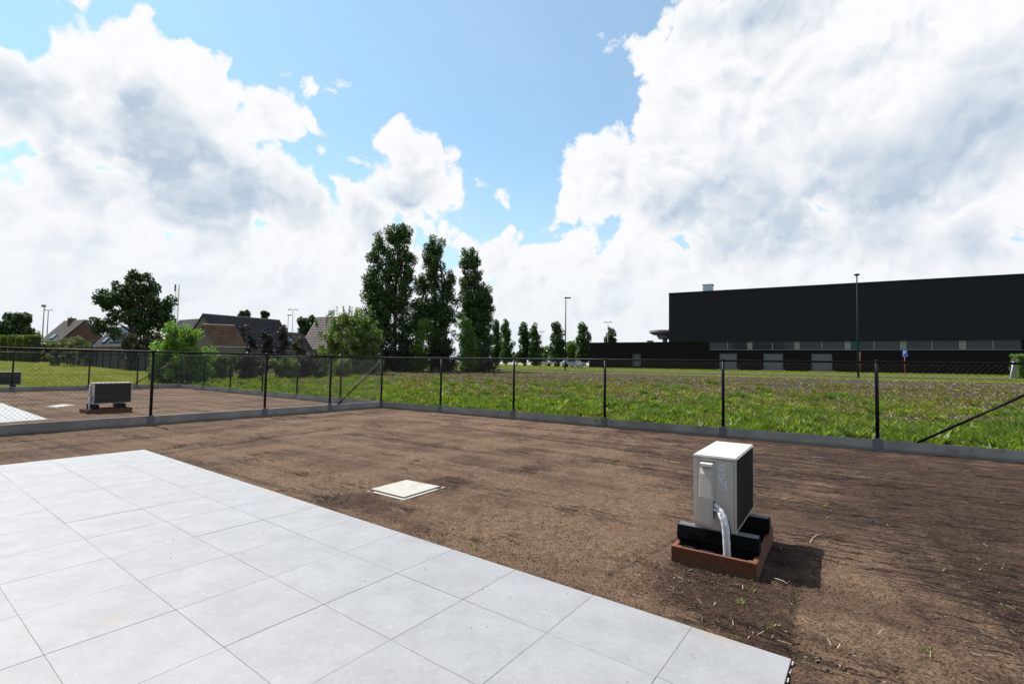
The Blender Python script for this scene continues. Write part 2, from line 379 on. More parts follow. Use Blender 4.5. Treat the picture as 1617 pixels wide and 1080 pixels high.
    # rows of torn cracks left across the roller track
    cw = t.noise(t.mapping(lx, sc=(2.6, 25, 1)), 1.0, 4, 0.6, dist=1.2)
    msk = t.ramp(t.m('ADD', t.noise(p, 1.1, 3), t.ramp(wx.outputs[0], 0.5, 3.5, -0.08, 0.08)), 0.44, 0.58)
    crack = t.m('MULTIPLY', t.ramp(cw, 0.47, 0.40), msk)
    c = t.mix(t.m('MULTIPLY', crack, 0.85), c, (0.018, 0.011, 0.009))
    h = t.m('ADD', t.m('MULTIPLY', mid, 0.8), t.m('MULTIPLY', fine, 0.6)); h = t.m('SUBTRACT', h, t.m('MULTIPLY', crack, 1.3))
    return bsdf(t, c, 0.95, bump=h, bs=1.0, bd=0.028, spec=0.12)
M_soil = mat('raked_topsoil', f_soil)

def f_clod(t):
    g = t.n('ShaderNodeNewGeometry'); c = t.mix(g.outputs['Random Per Island'], (0.020, 0.013, 0.010), (0.145, 0.098, 0.068))
    return bsdf(t, c, 0.95, bump=t.noise(g.outputs['Position'], 200, 3), bs=0.5, bd=0.003, spec=0.15)
M_clod = mat('soil_clods', f_clod)

def f_field(t):
    p = pos(t); n = t.noise(p, 0.55, 6, 0.65); m = t.noise(p, 5, 5, 0.7); f = t.noise(p, 45, 4, 0.75)
    row = t.noise(t.mapping(p, rot=(0, 0, R(33)), sc=(0.3, 2.6, 1)), 1.0, 4, 0.6)
    sx = t.n('ShaderNodeSeparateXYZ'); t.set(sx, 0, p)
    q = t.n('ShaderNodeSeparateXYZ'); t.set(q, 0, t.mapping(p, rot=(0, 0, R(32))))
    d = t.m('SUBTRACT', q.outputs[1], 11.54)                # metres beyond the rear fence
    brown = t.mix(m, (0.024, 0.018, 0.012), (0.064, 0.050, 0.033)); brown = t.mix(t.ramp(f, 0.55, 0.7), brown, (0.2, 0.165, 0.12))
    green = t.mix(m, (0.030, 0.048, 0.008), (0.075, 0.090, 0.018))
    gk = t.m('ADD', t.ramp(d, 1.0, 12, 0.06, -0.26), t.m('MULTIPLY', t.m('SUBTRACT', n, 0.5), 1.6))
    gk = t.m('ADD', gk, t.m('MULTIPLY', t.m('SUBTRACT', row, 0.5), 0.8))
    c = t.mix(t.ramp(gk, -0.12, 0.3), brown, green)
    lawn = t.mix(t.noise(p, 0.8, 6, 0.7), (0.110, 0.120, 0.012), (0.165, 0.165, 0.020)); lawn = t.mix(t.ramp(f, 0.3, 0.7), t.mix(1.0, lawn, (0.55, 0.6, 0.5), 'MULTIPLY'), lawn)
    lk = t.m('MAXIMUM', t.ramp(t.m('ADD', d, t.m('MULTIPLY', n, 3.0)), 39.5, 41.5), t.ramp(t.m('ADD', t.m('ADD', sx.outputs[0], t.m('MULTIPLY', sx.outputs[1], 0.62)), t.m('MULTIPLY', n, 3.0)), 1.4, 0.2))
    c = t.mix(lk, c, lawn)
    return bsdf(t, c, 0.95, bump=t.m('ADD', m, f), bs=0.8, bd=0.05, spec=0.1)
M_field = mat('weedy_field', f_field)

M_weed = leafm('weed_green', (0.0956, 0.1418, 0.0135), (0.1833, 0.2228, 0.0243), 0.42, (0.0841, 0.1337, 0.0161))
M_weed2 = leafm('weed_olive', (0.1173, 0.1235, 0.0151), (0.2070, 0.1890, 0.0302), 0.40, (0.1184, 0.0998, 0.0214))
M_weed3 = leafm('weed_yellow_green', (0.1365, 0.1885, 0.0156), (0.2210, 0.2600, 0.0260), 0.42, (0.1560, 0.2080, 0.0182))
M_grassb = leafm('grass_blades', (0.0698, 0.1219, 0.0135), (0.1320, 0.1860, 0.0216), 0.42)
M_lawnb = leafm('lawn_blades', (0.125, 0.140, 0.012), (0.185, 0.19, 0.020), 0.40)
def f_straw(t):
    g = t.n('ShaderNodeNewGeometry'); c = t.mix(g.outputs['Random Per Island'], (0.09, 0.065, 0.04), (0.40, 0.34, 0.25))
    return bsdf(t, c, 0.8, spec=0.2)
M_straw = mat('maize_straw', f_straw)

# ------------------------------------------------------------------ small numpy noise for relief
def vnoise(x, y, seed=0):
    xi = np.floor(x).astype(np.int64); yi = np.floor(y).astype(np.int64); fx = x - xi; fy = y - yi
    def h(a, b):
        n = (a * 374761393 + b * 668265263 + seed * 974711) & 0x7fffffff
        n = ((n ^ (n >> 13)) * 1274126177) & 0x7fffffff
        return ((n ^ (n >> 16)) & 0xffff) / 65535.0
    sx = fx * fx * (3 - 2 * fx); sy = fy * fy * (3 - 2 * fy)
    return (h(xi, yi) * (1 - sx) + h(xi + 1, yi) * sx) * (1 - sy) + (h(xi, yi + 1) * (1 - sx) + h(xi + 1, yi + 1) * sx) * sy
def fbm(x, y, o=4, seed=0, g=0.5):
    s = 0; a = 1; t = 0
    for i in range(o):
        s = s + a * (vnoise(x, y, seed + i) - 0.5); t += a; a *= g; x = x * 2.03 + 17; y = y * 2.03 + 9
    return s / t
rng = np.random.default_rng(7); random.seed(5)

# ------------------------------------------------------------------ ground
# wide field sheet, polar grid about the plot, out to the horizon
rr = np.concatenate([np.linspace(0.5, 70, 260), np.geomspace(72, 3500, 50)]); aa = np.linspace(0, 2 * np.pi, 361)[:-1]
RA, AA = np.meshgrid(rr, aa, indexing='ij'); X = RA * np.sin(AA); Y = RA * np.cos(AA)
Z = terrain(X, Y) + fbm(X * 1.3, Y * 1.3, 4, 3) * 0.07 * np.clip(1.6 - RA / 90, 0, 1)
inside = outside_dist(X, Y) < 0.12
Z = np.where(inside, -0.35, Z)
n_a = len(aa); idx = np.arange(len(rr) * n_a).reshape(len(rr), n_a)
fc = np.stack([idx[:-1, :], idx[1:, :], np.roll(idx, -1, 1)[1:, :], np.roll(idx, -1, 1)[:-1, :]], -1).reshape(-1, 4)
ground_o = tag(mesh_np('field', np.stack([X, Y, Z], -1).reshape(-1, 3), fc, M_field, smooth=True), kind='structure')

# raked soil of the plots: fine near the camera
rr = np.geomspace(1.2, 62, 460); aa = np.linspace(R(-80), R(80), 620)
RA, AA = np.meshgrid(rr, aa, indexing='ij'); X = RA * np.sin(AA); Y = RA * np.cos(AA) - 0.6
cu, su = math.cos(R(-33)), math.sin(R(-33)); U = X * cu + Y * su; V = -X * su + Y * cu
TO = np.array([-2.493, 3.377]); TU = np.array([math.cos(R(-36.4)), math.sin(R(-36.4))]); TV = np.array([-TU[1], TU[0]]); TA, TB = 0.629, 0.579
rel = (fbm(X * 22, Y * 22, 2, 1) * 0.022 + fbm(X * 9, Y * 9, 3, 2) * 0.024 + fbm(X * 3, Y * 3, 3, 5) * 0.03 + fbm(U * 0.5, V * 3.0, 3, 9) * 0.035) * np.clip(1.3 - RA / 22, 0.25, 1)
# wheel rut seams running across the plot
for v0, w0, dz in ((0, 0.03, -0.02),):
    su_ = (X - 4.058) * math.cos(R(-31)) + (Y - 4.82) * math.sin(R(-31)); along = -(X - 4.058) * math.sin(R(-31)) + (Y - 4.82) * math.cos(R(-31))
    rel = rel + np.where((along < 0.2), np.clip(-su_ / 0.05, -1, 1) * 0.010, 0)
    s2 = (X - 2.08) * math.cos(R(-31)) + (Y - 3.61) * math.sin(R(-31)); al2 = -(X - 2.08) * math.sin(R(-31)) + (Y - 3.61) * math.cos(R(-31))
    rel = rel + np.where(al2 < 0.1, -np.exp(-(s2 / 0.02) ** 2) * 0.022, 0)
def groove(px_pts, w0, depth_):
    global rel
    P_ = []
    for q in px_pts:
        d = ray(*q); t = (SOIL - CAMH) / d[2]; P_.append((d[0] * t, d[1] * t))
    for (ax, ay), (bx, by) in zip(P_[:-1], P_[1:]):
        L2 = (bx - ax) ** 2 + (by - ay) ** 2; t = np.clip(((X - ax) * (bx - ax) + (Y - ay) * (by - ay)) / L2, 0, 1)
        dd = np.hypot(X - ax - t * (bx - ax), Y - ay - t * (by - ay)) + fbm(X * 6, Y * 6, 2, 13) * 0.05
        rel = rel - np.exp(-(dd / w0) ** 2) * depth_ * (0.5 + vnoise(X * 4, Y * 4, 14)) + np.exp(-((dd - w0 * 2.2) / w0) ** 2) * depth_ * 0.4
for pts_, w0, dp in ((((215, 722), (300, 703), (415, 690), (530, 676), (640, 672)), 0.05, 0.03), (((300, 720), (420, 701)), 0.04, 0.025), (((0, 712), (260, 690), (400, 672)), 0.05, 0.02),
                    (((640, 662), (900, 700), (1200, 738), (1617, 800)), 0.07, 0.025), (((700, 665), (1000, 690), (1300, 722), (1617, 760)), 0.06, 0.02), (((860, 712), (1200, 765), (1420, 790)), 0.05, 0.02),
                    (((980, 890), (1160, 800), (1220, 770)), 0.03, 0.012), (((700, 830), (960, 900)), 0.03, 0.015)):
    groove(pts_, w0, dp)
Z = SOIL + np.clip(rel, -0.045, 0.024)
pu = (X - TO[0]) * TU[0] + (Y - TO[1]) * TU[1]; pv = (X - TO[0]) * TV[0] + (Y - TO[1]) * TV[1]
pat = (pv < 3 * TB + 0.0) & (pu > -9 * TA) & (pu < 5.8 * TA)
Z = np.where(pat, -0.06, np.minimum(Z, 0.006))
idx = np.arange(X.size).reshape(X.shape)
fc = np.stack([idx[:-1, :-1], idx[1:, :-1], idx[1:, 1:], idx[:-1, 1:]], -1).reshape(-1, 4)
cx = X.ravel()[fc].mean(1); cy = Y.ravel()[fc].mean(1); keep = outside_dist(cx, cy) < 0.0
fc = fc[keep]; used = np.unique(fc); remap = np.zeros(X.size, np.int64); remap[used] = np.arange(len(used))
soil_o = tag(mesh_np('soil', np.stack([X, Y, Z], -1).reshape(-1, 3)[used], remap[fc], M_soil, smooth=True), kind='structure')

def soil_z(x, y): return SOIL
# loose crumbs and clods on the soil
def crumbs(name, P, rad, m, zoff=0.0):
    """irregular little octahedra, one island each"""
    base = np.array([(1, 0, 0), (0, 1, 0), (-1, 0, 0), (0, -1, 0), (0, 0, 1), (0, 0, -1)], float)
    tri = np.array([(0, 1, 4), (1, 2, 4), (2, 3, 4), (3, 0, 4), (1, 0, 5), (2, 1, 5), (3, 2, 5), (0, 3, 5)])
    n = len(P); v = base[None] * (0.55 + 0.75 * rng.random((n, 6, 1))); v[:, :, 2] *= 0.7
    a = rng.random(n) * 6.283; c, s = np.cos(a)[:, None], np.sin(a)[:, None]
    x = v[:, :, 0] * c - v[:, :, 1] * s; y = v[:, :, 0] * s + v[:, :, 1] * c
    v = np.stack([x, y, v[:, :, 2]], -1) * rad[:, None, None] + P[:, None, :]
    return tag(mesh_np(name, v.reshape(-1, 3), (tri[None] + (np.arange(n) * 6)[:, None, None]).reshape(-1, 3), m), kind='stuff')
def sample_plot(n, rmin, rmax, power=1.0, half=50):
    r = rmin * (rmax / rmin) ** (rng.random(n) ** power); a = (rng.random(n) * 2 - 1) * R(half)
    return r * np.sin(a), r * np.cos(a)
x, y = sample_plot(230000, 2.2, 16)
pu_ = (x - TO[0]) * TU[0] + (y - TO[1]) * TU[1]; pv_ = (x - TO[0]) * TV[0] + (y - TO[1]) * TV[1]
ok = (outside_dist(x, y) < -0.1) & ~((pv_ < 3 * TB + 0.012) & (pu_ < 5.8 * TA + 0.02) & (pu_ > -9 * TA - 0.02))
dens = vnoise(x * 1.4, y * 1.4, 21) * 0.6 + vnoise(x * 5, y * 5, 22) * 0.5
# freshly dug spots by the unit and the tank lid are crumbly
near_ac = np.exp(-(((x - 1.6) ** 2 + (y - 3.5) ** 2) / 0.35)) + 0.8 * np.exp(-(((x - 2.0) ** 2 + (y - 4.9) ** 2) / 0.1))
near_lid = np.exp(-(((x + 1.75) / 0.5) ** 2 + ((y - 5.4) / 0.45) ** 2)) + np.exp(-(((x + 0.75) / 0.3) ** 2 + ((y - 6.35) / 0.25) ** 2))
near_edge = np.exp(-np.abs(pv_ - 3 * TB) / 0.16)
ok &= rng.random(len(x)) < np.clip((dens - 0.5) * 1.3 + near_ac * 1.3 + near_lid * 1.3 + near_edge * 0.7, 0.20, 1)
x, y = x[ok], y[ok]; rad = rng.gamma(1.5, 0.0017, len(x)) + 0.0017; rad = np.minimum(rad, 0.015)
crumbs('soil_crumbs', np.stack([x, y, np.full(len(x), SOIL + 0.002)], -1), rad, M_clod)

# a few crumbs trodden onto the paving
xt = rng.random(150) ** 0.7 * 14 * TA - 8.8 * TA; yt = 3 * TB - rng.gamma(1.2, 0.5, 150) - 0.01; k = (yt > -5 * TB) & (xt < 5.7 * TA)
Pq = TO[None] + TU[None] * xt[k, None] + TV[None] * yt[k, None]
crumbs('crumbs_on_paving', np.concatenate([Pq, np.full((len(Pq), 1), 0.002)], 1), 0.0018 + 0.0035 * rng.random(len(Pq)) ** 2, M_clod)

# ------------------------------------------------------------------ patio of large tiles
patio = MB(); c0 = Vector((*TO, 0))
def tp(i, j, z=0.0): q = TO + TU * TA * i + TV * TB * j; return Vector((q[0], q[1], z))
patio.prism([tp(-9, -8, -0.05), tp(5.8, -8, -0.05), tp(5.8, 3, -0.05), tp(-9, 3, -0.05)], (0, 0, 0.0478))
patio_o = tag(patio.build('patio', plain('screed', (0.15, 0.14, 0.13), 0.9)), kind='structure')
def tile_mesh(du, dv):
    g = 0.0011; b = MB()
    b.box((g, g, -0.021), (du * TA - g, dv * TB - g, 0.0), bevel=0.0009)
    o = b.build('tile', M_tile); me = o.data; bpy.data.objects.remove(o); return me
t_full = tile_mesh(1, 1); t_cut = tile_mesh(0.8, 1)
for j in range(-5, 3):
    for i in range(-9, 6):
        q = tp(i, j)
        o = inst('tile', t_cut if i == 5 else t_full, patio_o, (q.x, q.y, rng.normal(0, 0.0003)), R(-36.4))
        o.rotation_euler = (rng.normal(0, 0.0006), rng.normal(0, 0.0006), R(-36.4))
for k in range(34):
    q = TO + TU * (5.8 * TA + 0.007) + TV * (3 * TB - 0.02 - k * 0.085); m = MB(); m.box((-0.003, -0.020, -0.03), (0.004, 0.020, -0.010)); o = m.build('edge_clip', plain('pale_clip', (0.3, 0.3, 0.29), 0.6), patio_o); o.location = (q[0], q[1], 0); o.rotation_euler = (0, 0, R(-36.4))
# second terrace next door
A, B, C_ = flat(76, 662, 0), flat(0, 635.5, 0), flat(0, 667.5, 0)
pd = MB(); d1 = (B - A).normalized(); d2 = (C_ - A).normalized()
pd.prism([A + Vector((0, 0, -0.04)), A + d1 * 9 + Vector((0, 0, -0.04)), A + d1 * 9 + d2 * 6 + Vector((0, 0, -0.04)), A + d2 * 6 + Vector((0, 0, -0.04))], (0, 0, 0.02))
po = tag(pd.build('neighbouring_patio', MATS['screed']), kind='structure')
def par_tile(p, e1, e2):
    b = MB(); g = 0.003
    b.prism([p + e1 * g + e2 * g, p + e1 * (0.629 - g) + e2 * g, p + e1 * (0.629 - g) + e2 * (0.579 - g), p + e1 * g + e2 * (0.579 - g)], (0, 0, 0.022))
    return b.build('tile', M_tile, po)
first = par_tile(Vector((0, 0, -0.018)), d1, d2)
for i in range(10):
    for j in range(7):
        if i == j == 0: first.location = A; continue
        inst('tile', first.data, po, A + d1 * 0.629 * i + d2 * 0.579 * j)

# ------------------------------------------------------------------ chain-link fences
RAILZ = 1.645; KERB = 0.195
_post = MB(); _post.tube([(0, 0, 0.10), (0, 0, RAILZ - 0.01)], 0.031, 12); _post = _post.build('post', M_black); me_post = _post.data; bpy.data.objects.remove(_post)
for p in me_post.polygons: p.use_smooth = len(p.vertices) == 4
_c = MB(); _c.tube([(0, 0, RAILZ), (0, 0, RAILZ + 0.03), (0, 0, RAILZ + 0.042)], [0.036, 0.034, 0.012], 12); _c = _c.build('post_cap', M_black); me_cap = _c.data; bpy.data.objects.remove(_c)
_c = MB(); _c.box((-0.075, -0.036, -0.05), (0.075, 0.036, KERB + 0.012), bevel=0.006); _c.tube([(0, 0.0, -0.05), (0, 0, KERB + 0.03)], 0.040, 12); _c = _c.build('post_clamp', M_clamp); me_clamp = _c.data; bpy.data.objects.remove(_c)
def bay_mesh(L, H, z0):
    sp = 0.084; vs = []; fs = []; r = 0.0021
    for sgn in (1, -1):
        k = -int(H / sp) - 1
        while k * sp < L:
            x0 = k * sp; a0, a1 = max(0, -x0), min(H, L - x0)
            if a1 - a0 > 0.02:
                pa = (x0 + a0, a0); pb = (x0 + a1, a1)
                if sgn < 0: pa, pb = (L - pa[0], pa[1]), (L - pb[0], pb[1])
                b = len(vs); dx, dz = (pb[0] - pa[0]), (pb[1] - pa[1]); n = math.hypot(dx, dz); nx, nz = -dz / n, dx / n
                for (px_, pz_) in (pa, pb):
                    for q in range(3):
                        a = q * 2.0944; vs.append((px_ + nx * r * math.cos(a), sgn * 0.0016 + r * math.sin(a), z0 + pz_ + nz * r * math.cos(a)))
                for q in range(3): fs.append((b + q, b + (q + 1) % 3, b + 3 + (q + 1) % 3, b + 3 + q))
            k += 1
    me = bpy.data.meshes.new('wire_mesh'); me.from_pydata(vs, [], fs); me.materials.append(M_wire); return me
def board_mesh(L):
    b = MB(); b.box((0.055, -0.024, -0.06), (L - 0.055, 0.024, KERB), bevel=0.004); o = b.build('concrete_board', M_concrete); me = o.data; bpy.data.objects.remove(o); return me
bays = {}
def tcol(A, d, px):
    r_ = ray(px, 640); x_ = r_[0] / r_[1]; return float((x_ * A[1] - A[0]) / (d[0] - x_ * d[1]))
def fence(name, label, A, D_, ts, braces=(), first_post=True):
    """n bays from A to B"""
    ang = math.atan2(D_[1], D_[0]); ts = [0.0] + list(ts); n = 1; L = ts[-1]
    root = empty('chain_link_fence', Vector((A[0], A[1], 0)), ang, label, 'fence', 'black chain link fences round the plots')
    for i, t_ in enumerate(ts):
        if i == 0 and not first_post: continue
        tilt = rng.normal(0, 0.004)
        for nm, me_ in (('post', me_post), ('post_clamp', me_clamp), ('post_cap', me_cap)):
            o = inst(nm, me_, root, (t_, 0, -0.002 if nm == 'post_clamp' else 0))
    for t0_, t1_ in zip(ts[:-1], ts[1:]):
        key = round(t1_ - t0_, 2)
        if key not in bays: bays[key] = (bay_mesh(t1_ - t0_, RAILZ - KERB - 0.02, KERB + 0.01), board_mesh(t1_ - t0_))
        inst('wire_mesh', bays[key][0], root, (t0_, 0.036, 0)); inst('concrete_board', bays[key][1], root, (t0_, rng.normal(0, 0.003), rng.normal(0, 0.005)))
    b = MB(); b.tube([(0, 0, RAILZ), (n * L, 0, RAILZ)], 0.022, 10)
    b.build('top_rail', M_black, root, smooth=True)
    b = MB()
    for z in (0.65, 1.15): b.tube([(0, 0.034, z), (n * L, 0.034, z)], 0.0022, 4)
    b.build('tension_wire', M_wire, root)
    for (x0, x1) in braces:
        b = MB(); b.tube([(x0, 0, RAILZ - 0.10), (x1, 0, KERB - 0.02)], 0.021, 10); b.build('brace', M_black, root, smooth=True)
    return root
SPR = 2.64
tr_ = [tcol(P0, UR, q) for q in (695.5, 811, 955, 1142, 1385)]; tr_.append(tr_[-1] + SPR)
fence('rear', 'black chain link fence between the foreground plot and the field', P0, UR, tr_, braces=((tr_[-1], tr_[-1] - 2.08),))
tl_ = [tcol(P0, UL, q) for q in (520.5, 418, 238.5)]; tl_ += [tl_[-1] + 2.7, tl_[-1] + 5.4]
fence('divider', 'black chain link fence dividing the foreground plot from the neighbouring plot', P0, UL, tl_, braces=((0.02, tcol(P0, UL, 533)),), first_post=False)
tn_ = [tcol(P0, UN, q) for q in (537, 468, 413, 362, 320)] + [float(np.linalg.norm(P1 - P0))]
fence('rear_n', 'black chain link fence along the field at the rear of the neighbouring plot', P0, UN, tn_, braces=((tn_[-1], tn_[-1] - 1.5),), first_post=False)
tf_ = [tcol(P1, UF, q) for q in (214.5, 138, 17)]; tf_ += [tf_[-1] + 2.6, tf_[-1] + 5.2]
fence('far_side', 'black chain link fence between the neighbouring plot and the lawn', P1, UF, tf_, braces=((0.02, 2.0),), first_post=False)

# ------------------------------------------------------------------ condenser units
def make_unit(full=True):
    """local x across the wooden frame (0..0.6), y along it (0..1), z up; returns list of root objects"""
    roots = []
    # planter-like hardwood frame
    fr = empty('wooden_frame'); T = 0.032; H0, H1 = -0.06, 0.125
    for nm, a, b in (('plank', (0, 0, H0), (0.6, T, H1)), ('plank', (0, 1.0 - T, H0), (0.6, 1.0, H1)),
                     ('plank', (0, T, H0), (T, 1.0 - T, H1 - 0.001)), ('plank', (0.6 - T, T, H0), (0.6, 1.0 - T, H1 - 0.001))):
        m = MB(); m.box(a, b, bevel=0.002); m.build(nm, M_rustwood, fr)
    for sx in (T, 0.6 - T - 0.03):
        for sy in (T, 1 - T - 0.03): m = MB(); m.box((sx, sy, H0), (sx + 0.03, sy + 0.03, H1 - 0.004)); m.build('corner_block', M_rustwood, fr)
    roots.append(fr)
    # two rubber foot beams
    for k, v0 in enumerate((0.15, 0.74)):
        ft = empty('support_beam', (0, v0, 0))
        m = MB(); pts = [(0.0, 0.0, 0.135), (0.0, -0.012, 0.16), (0.0, 0.0, 0.25), (0.0, 0.10, 0.25), (0.0, 0.112, 0.16), (0.0, 0.10, 0.135)]
        m.prism([(0.005, q[1], q[2]) for q in pts], (0.59, 0, 0)); m.build('beam', M_rubber, ft)
        m = MB()
        for y_ in (0.012, 0.042, 0.072): m.box((0.012, y_, 0.2495), (0.588, y_ + 0.014, 0.2560))
        m.build('rail_strip', M_grey_metal, ft)
        for q in range(4):
            m = MB(); m.box((0.037 + q * 0.14, -0.004, 0.0), (0.157 + q * 0.14, 0.104, 0.1345), bevel=0.004); m.build('foot_pad', M_rubber, ft)
        if k == 0 and full:
            cu = bpy.data.curves.new('embossed_letters', 'FONT'); cu.body = 'FIX-IT'; cu.size = 0.062; cu.extrude = 0.0025
            o = bpy.data.objects.new('embossed_letters', cu); COL.objects.link(o)
            bpy.context.view_layer.update(); me = bpy.data.meshes.new_from_object(o.evaluated_get(bpy.context.evaluated_depsgraph_get())); bpy.data.objects.remove(o)
            me.materials.clear(); me.materials.append(M_rubber)
            o = bpy.data.objects.new('embossed_letters', me); COL.objects.link(o); o.parent = ft; o.rotation_euler = (R(90 + 7), 0, 0); o.location = (0.10, -0.0095, 0.175)
        roots.append(ft)
    # pads lying in front of the first beam
    for q, (x_, r_) in enumerate(((0.055, 0.02), (0.19, -0.03), (0.325, 0.01))):
        pd_ = MB(); pd_.box((0, 0, -0.02), (0.10, 0.045, 0.112 - 0.004 * q), bevel=0.003)
        o = pd_.build('rubber_pad', M_rubber); o.location = (x_, 0.07, 0); o.rotation_euler = (0, 0, r_); roots.append(o)
    # the unit itself
    ac = empty('condenser_unit', (0.125, 0.17, 0.256)); Wd, Ln, Ht = 0.315, 0.85, 0.565
    m = MB(); m.box((0, 0, 0.012), (Wd - 0.012, Ln, Ht - 0.022), bevel=0.006); m.box((0.0, 0.003, 0.0), (Wd, Ln - 0.003, 0.012)); casing = m.build('casing', M_white, ac)
    m = MB(); m.box((-0.006, -0.007, Ht - 0.024), (Wd + 0.004, Ln + 0.007, Ht), bevel=0.008); m.build('top_panel', M_white, ac, smooth=False)
    m = MB(); m.box((0.0, -0.004, 0.02), (0.030, 0.0, Ht - 0.026), bevel=0.0015); m.build('front_panel_edge', M_white, ac)
    m = MB(); m.box((0.036, -0.004, 0.02), (0.040, 0, Ht - 0.03)); m.build('side_seam', M_white, ac)
    # valve cover: a long raised bulge with a hood grip on top
    m = MB(); a0, a1 = 0.052, 0.155
    prof = [(0.0, 0.03), (-0.050, 0.03), (-0.056, 0.05), (-0.056, 0.25), (-0.040, Ht - 0.14), (-0.018, Ht - 0.082), (-0.010, Ht - 0.055), (0.0, Ht - 0.05)]
    m.prism([(a0, y_, z_) for y_, z_ in prof], (a1 - a0, 0, 0))
    bmesh.ops.bevel(m.bm, geom=[e for e in m.bm.edges if abs(e.verts[0].co.x - e.verts[1].co.x) < 1e-5 and e.verts[0].co.y < -0.002 and e.verts[1].co.y < -0.002], offset=0.010, segments=2, affect='EDGES')
    vc = m.build('valve_cover', M_white, ac)
    m = MB(); m.prism([(a0 + 0.006, 0, Ht - 0.052), (a0 + 0.006, -0.042, Ht - 0.060), (a0 + 0.006, -0.044, Ht - 0.078), (a0 + 0.006, -0.038, Ht - 0.086), (a0 + 0.006, -0.010, Ht - 0.074)], (a1 - a0 - 0.012, 0, 0)); m.build('hood_grip', M_white, vc)
    m = MB(); m.box((a1, -0.003, 0.03), (a1 + 0.014, 0, Ht - 0.045)); m.build('cover_flange', M_white, ac)
    m = MB(); m.box((a0 - 0.008, -0.0015, Ht - 0.048), (a1 + 0.014, 0, Ht - 0.042)); m.build('cover_slot', M_dark, ac)
    # pipe outlet recess
    m = MB(); m.box((a1 - 0.006, -0.040, 0.10), (a1 + 0.008, -0.001, 0.22), bevel=0.002); m.build('outlet_collar', M_clamp, ac)
    for x_, z_ in ((0.017, Ht - 0.06), (0.034, 0.34), (a1 + 0.007, 0.40), (a1 + 0.007, 0.25), (0.20, 0.05), (0.235, 0.055), (0.30, 0.5)):
        m = MB(); m.tube([(x_, 0, z_), (x_, -0.0055, z_)], [0.004, 0.003], 8); m.build('screw', M_grey_metal, ac)
    # stickers
    m = MB(); m.box((0.185, -0.001, 0.40), (0.232, 0, 0.515)); s1 = m.build('sticker', M_sticker, ac)
    m = MB(); m.box((0.185, -0.0012, 0.315), (0.245, 0, 0.397)); s2 = m.build('sticker', M_sticker, ac)
    m = MB()
    for z_, x0, x1 in ((0.508, .189, .227), (0.501, .189, .205), (0.494, .189, .222), (0.484, .189, .200), (0.484, .208, .227), (0.478, .189, .228), (0.470, .189, .203), (0.470, .214, .228), (0.425, .189, .228), (0.419, .189, .215), (0.412, .200, .228), (0.405, .189, .210)):
        m.box((x0, -0.0016, z_), (x1, -0.001, z_ + 0.003))
    m.box((0.217, -0.0016, 0.440), (0.227, -0.001, 0.444)); m.box((0.219, -0.0016, 0.444), (0.225, -0.001, 0.456)); m.box((0.216, -0.0016, 0.458), (0.228, -0.001, 0.461))
    m.build('print_lines', M_ink, s1)
    m = MB()
    for k in range(11): m.box((0.189, -0.0018, 0.320 + k * 0.0055), (0.189 + 0.05 * (0.55 + 0.45 * random.random()), -0.0012, 0.3222 + k * 0.0055))
    m.box((0.189, -0.0018, 0.387), (0.199, -0.0012, 0.392)); m.box((0.215, -0.0018, 0.384), (0.241, -0.0012, 0.3935))
    m.build('print_lines', M_ink, s2)
    m = MB(); m.prism([(0.187, -0.0016, 0.437), (0.211, -0.0016, 0.437), (0.199, -0.0016, 0.460)], (0, 0.0005, 0)); m.build('warning_triangle', M_black, s1)
    m = MB(); m.prism([(0.1905, -0.0021, 0.4392), (0.2075, -0.0021, 0.4392), (0.199, -0.0021, 0.4555)], (0, 0.0004, 0)); wt = m.build('warning_triangle_field', M_yellow, s1)
    m = MB(); m.box((0.198, -0.0026, 0.4445), (0.200, -0.0021, 0.4515)); m.box((0.198, -0.0026, 0.441), (0.200, -0.0021, 0.443)); m.build('exclamation_mark', M_black, s1)
    # coil side with vertical guard bars
    m = MB(); m.box((Wd - 0.0118, 0.016, 0.018), (Wd - 0.004, Ln - 0.02, Ht - 0.03)); cg = m.build('coil', M_dark, ac)
    for k in range(12):
        y_ = 0.030 + k * (Ln - 0.075) / 11
        m = MB(); m.box((Wd - 0.004, y_, 0.014), (Wd + 0.003, y_ + 0.013, Ht - 0.028)); m.build('guard_bar', plain('grey_black_guard', (0.022, 0.021, 0.020), 0.6), ac)
    m = MB()
    for z_ in (0.10, 0.19, 0.28, 0.37, 0.46): m.box((Wd + 0.001, 0.014, z_), (Wd + 0.004, Ln - 0.02, z_ + 0.004))
    m.build('guard_wire', M_black, ac)
    m = MB(); m.box((Wd - 0.012, 0.0, 0.012), (Wd, 0.015, Ht - 0.024)); m.box((Wd - 0.012, Ln - 0.018, 0.012), (Wd, Ln, Ht - 0.024)); m.build('corner_post', M_white, ac)
    # fan guard on the left flank
    m = MB(); ring = [(0, Ln * 0.56 + 0.23 * math.cos(a), Ht / 2 + 0.23 * math.sin(a)) for a in np.linspace(0, 2 * math.pi, 33)]
    m.tube([(-0.006, q[1], q[2]) for q in ring], 0.006, 6, cap=False)
    for rad in (0.05, 0.1, 0.15, 0.19): m.tube([(-0.010, Ln * 0.56 + rad * math.cos(a), Ht / 2 + rad * math.sin(a)) for a in np.linspace(0, 2 * math.pi, 25)], 0.002, 4, cap=False)
    for k in range(8):
        a = k * math.pi / 4; m.tube([(-0.010, Ln * 0.56, Ht / 2), (-0.010, Ln * 0.56 + 0.23 * math.cos(a), Ht / 2 + 0.23 * math.sin(a))], 0.003, 4)
    m.build('fan_guard', M_white, ac)
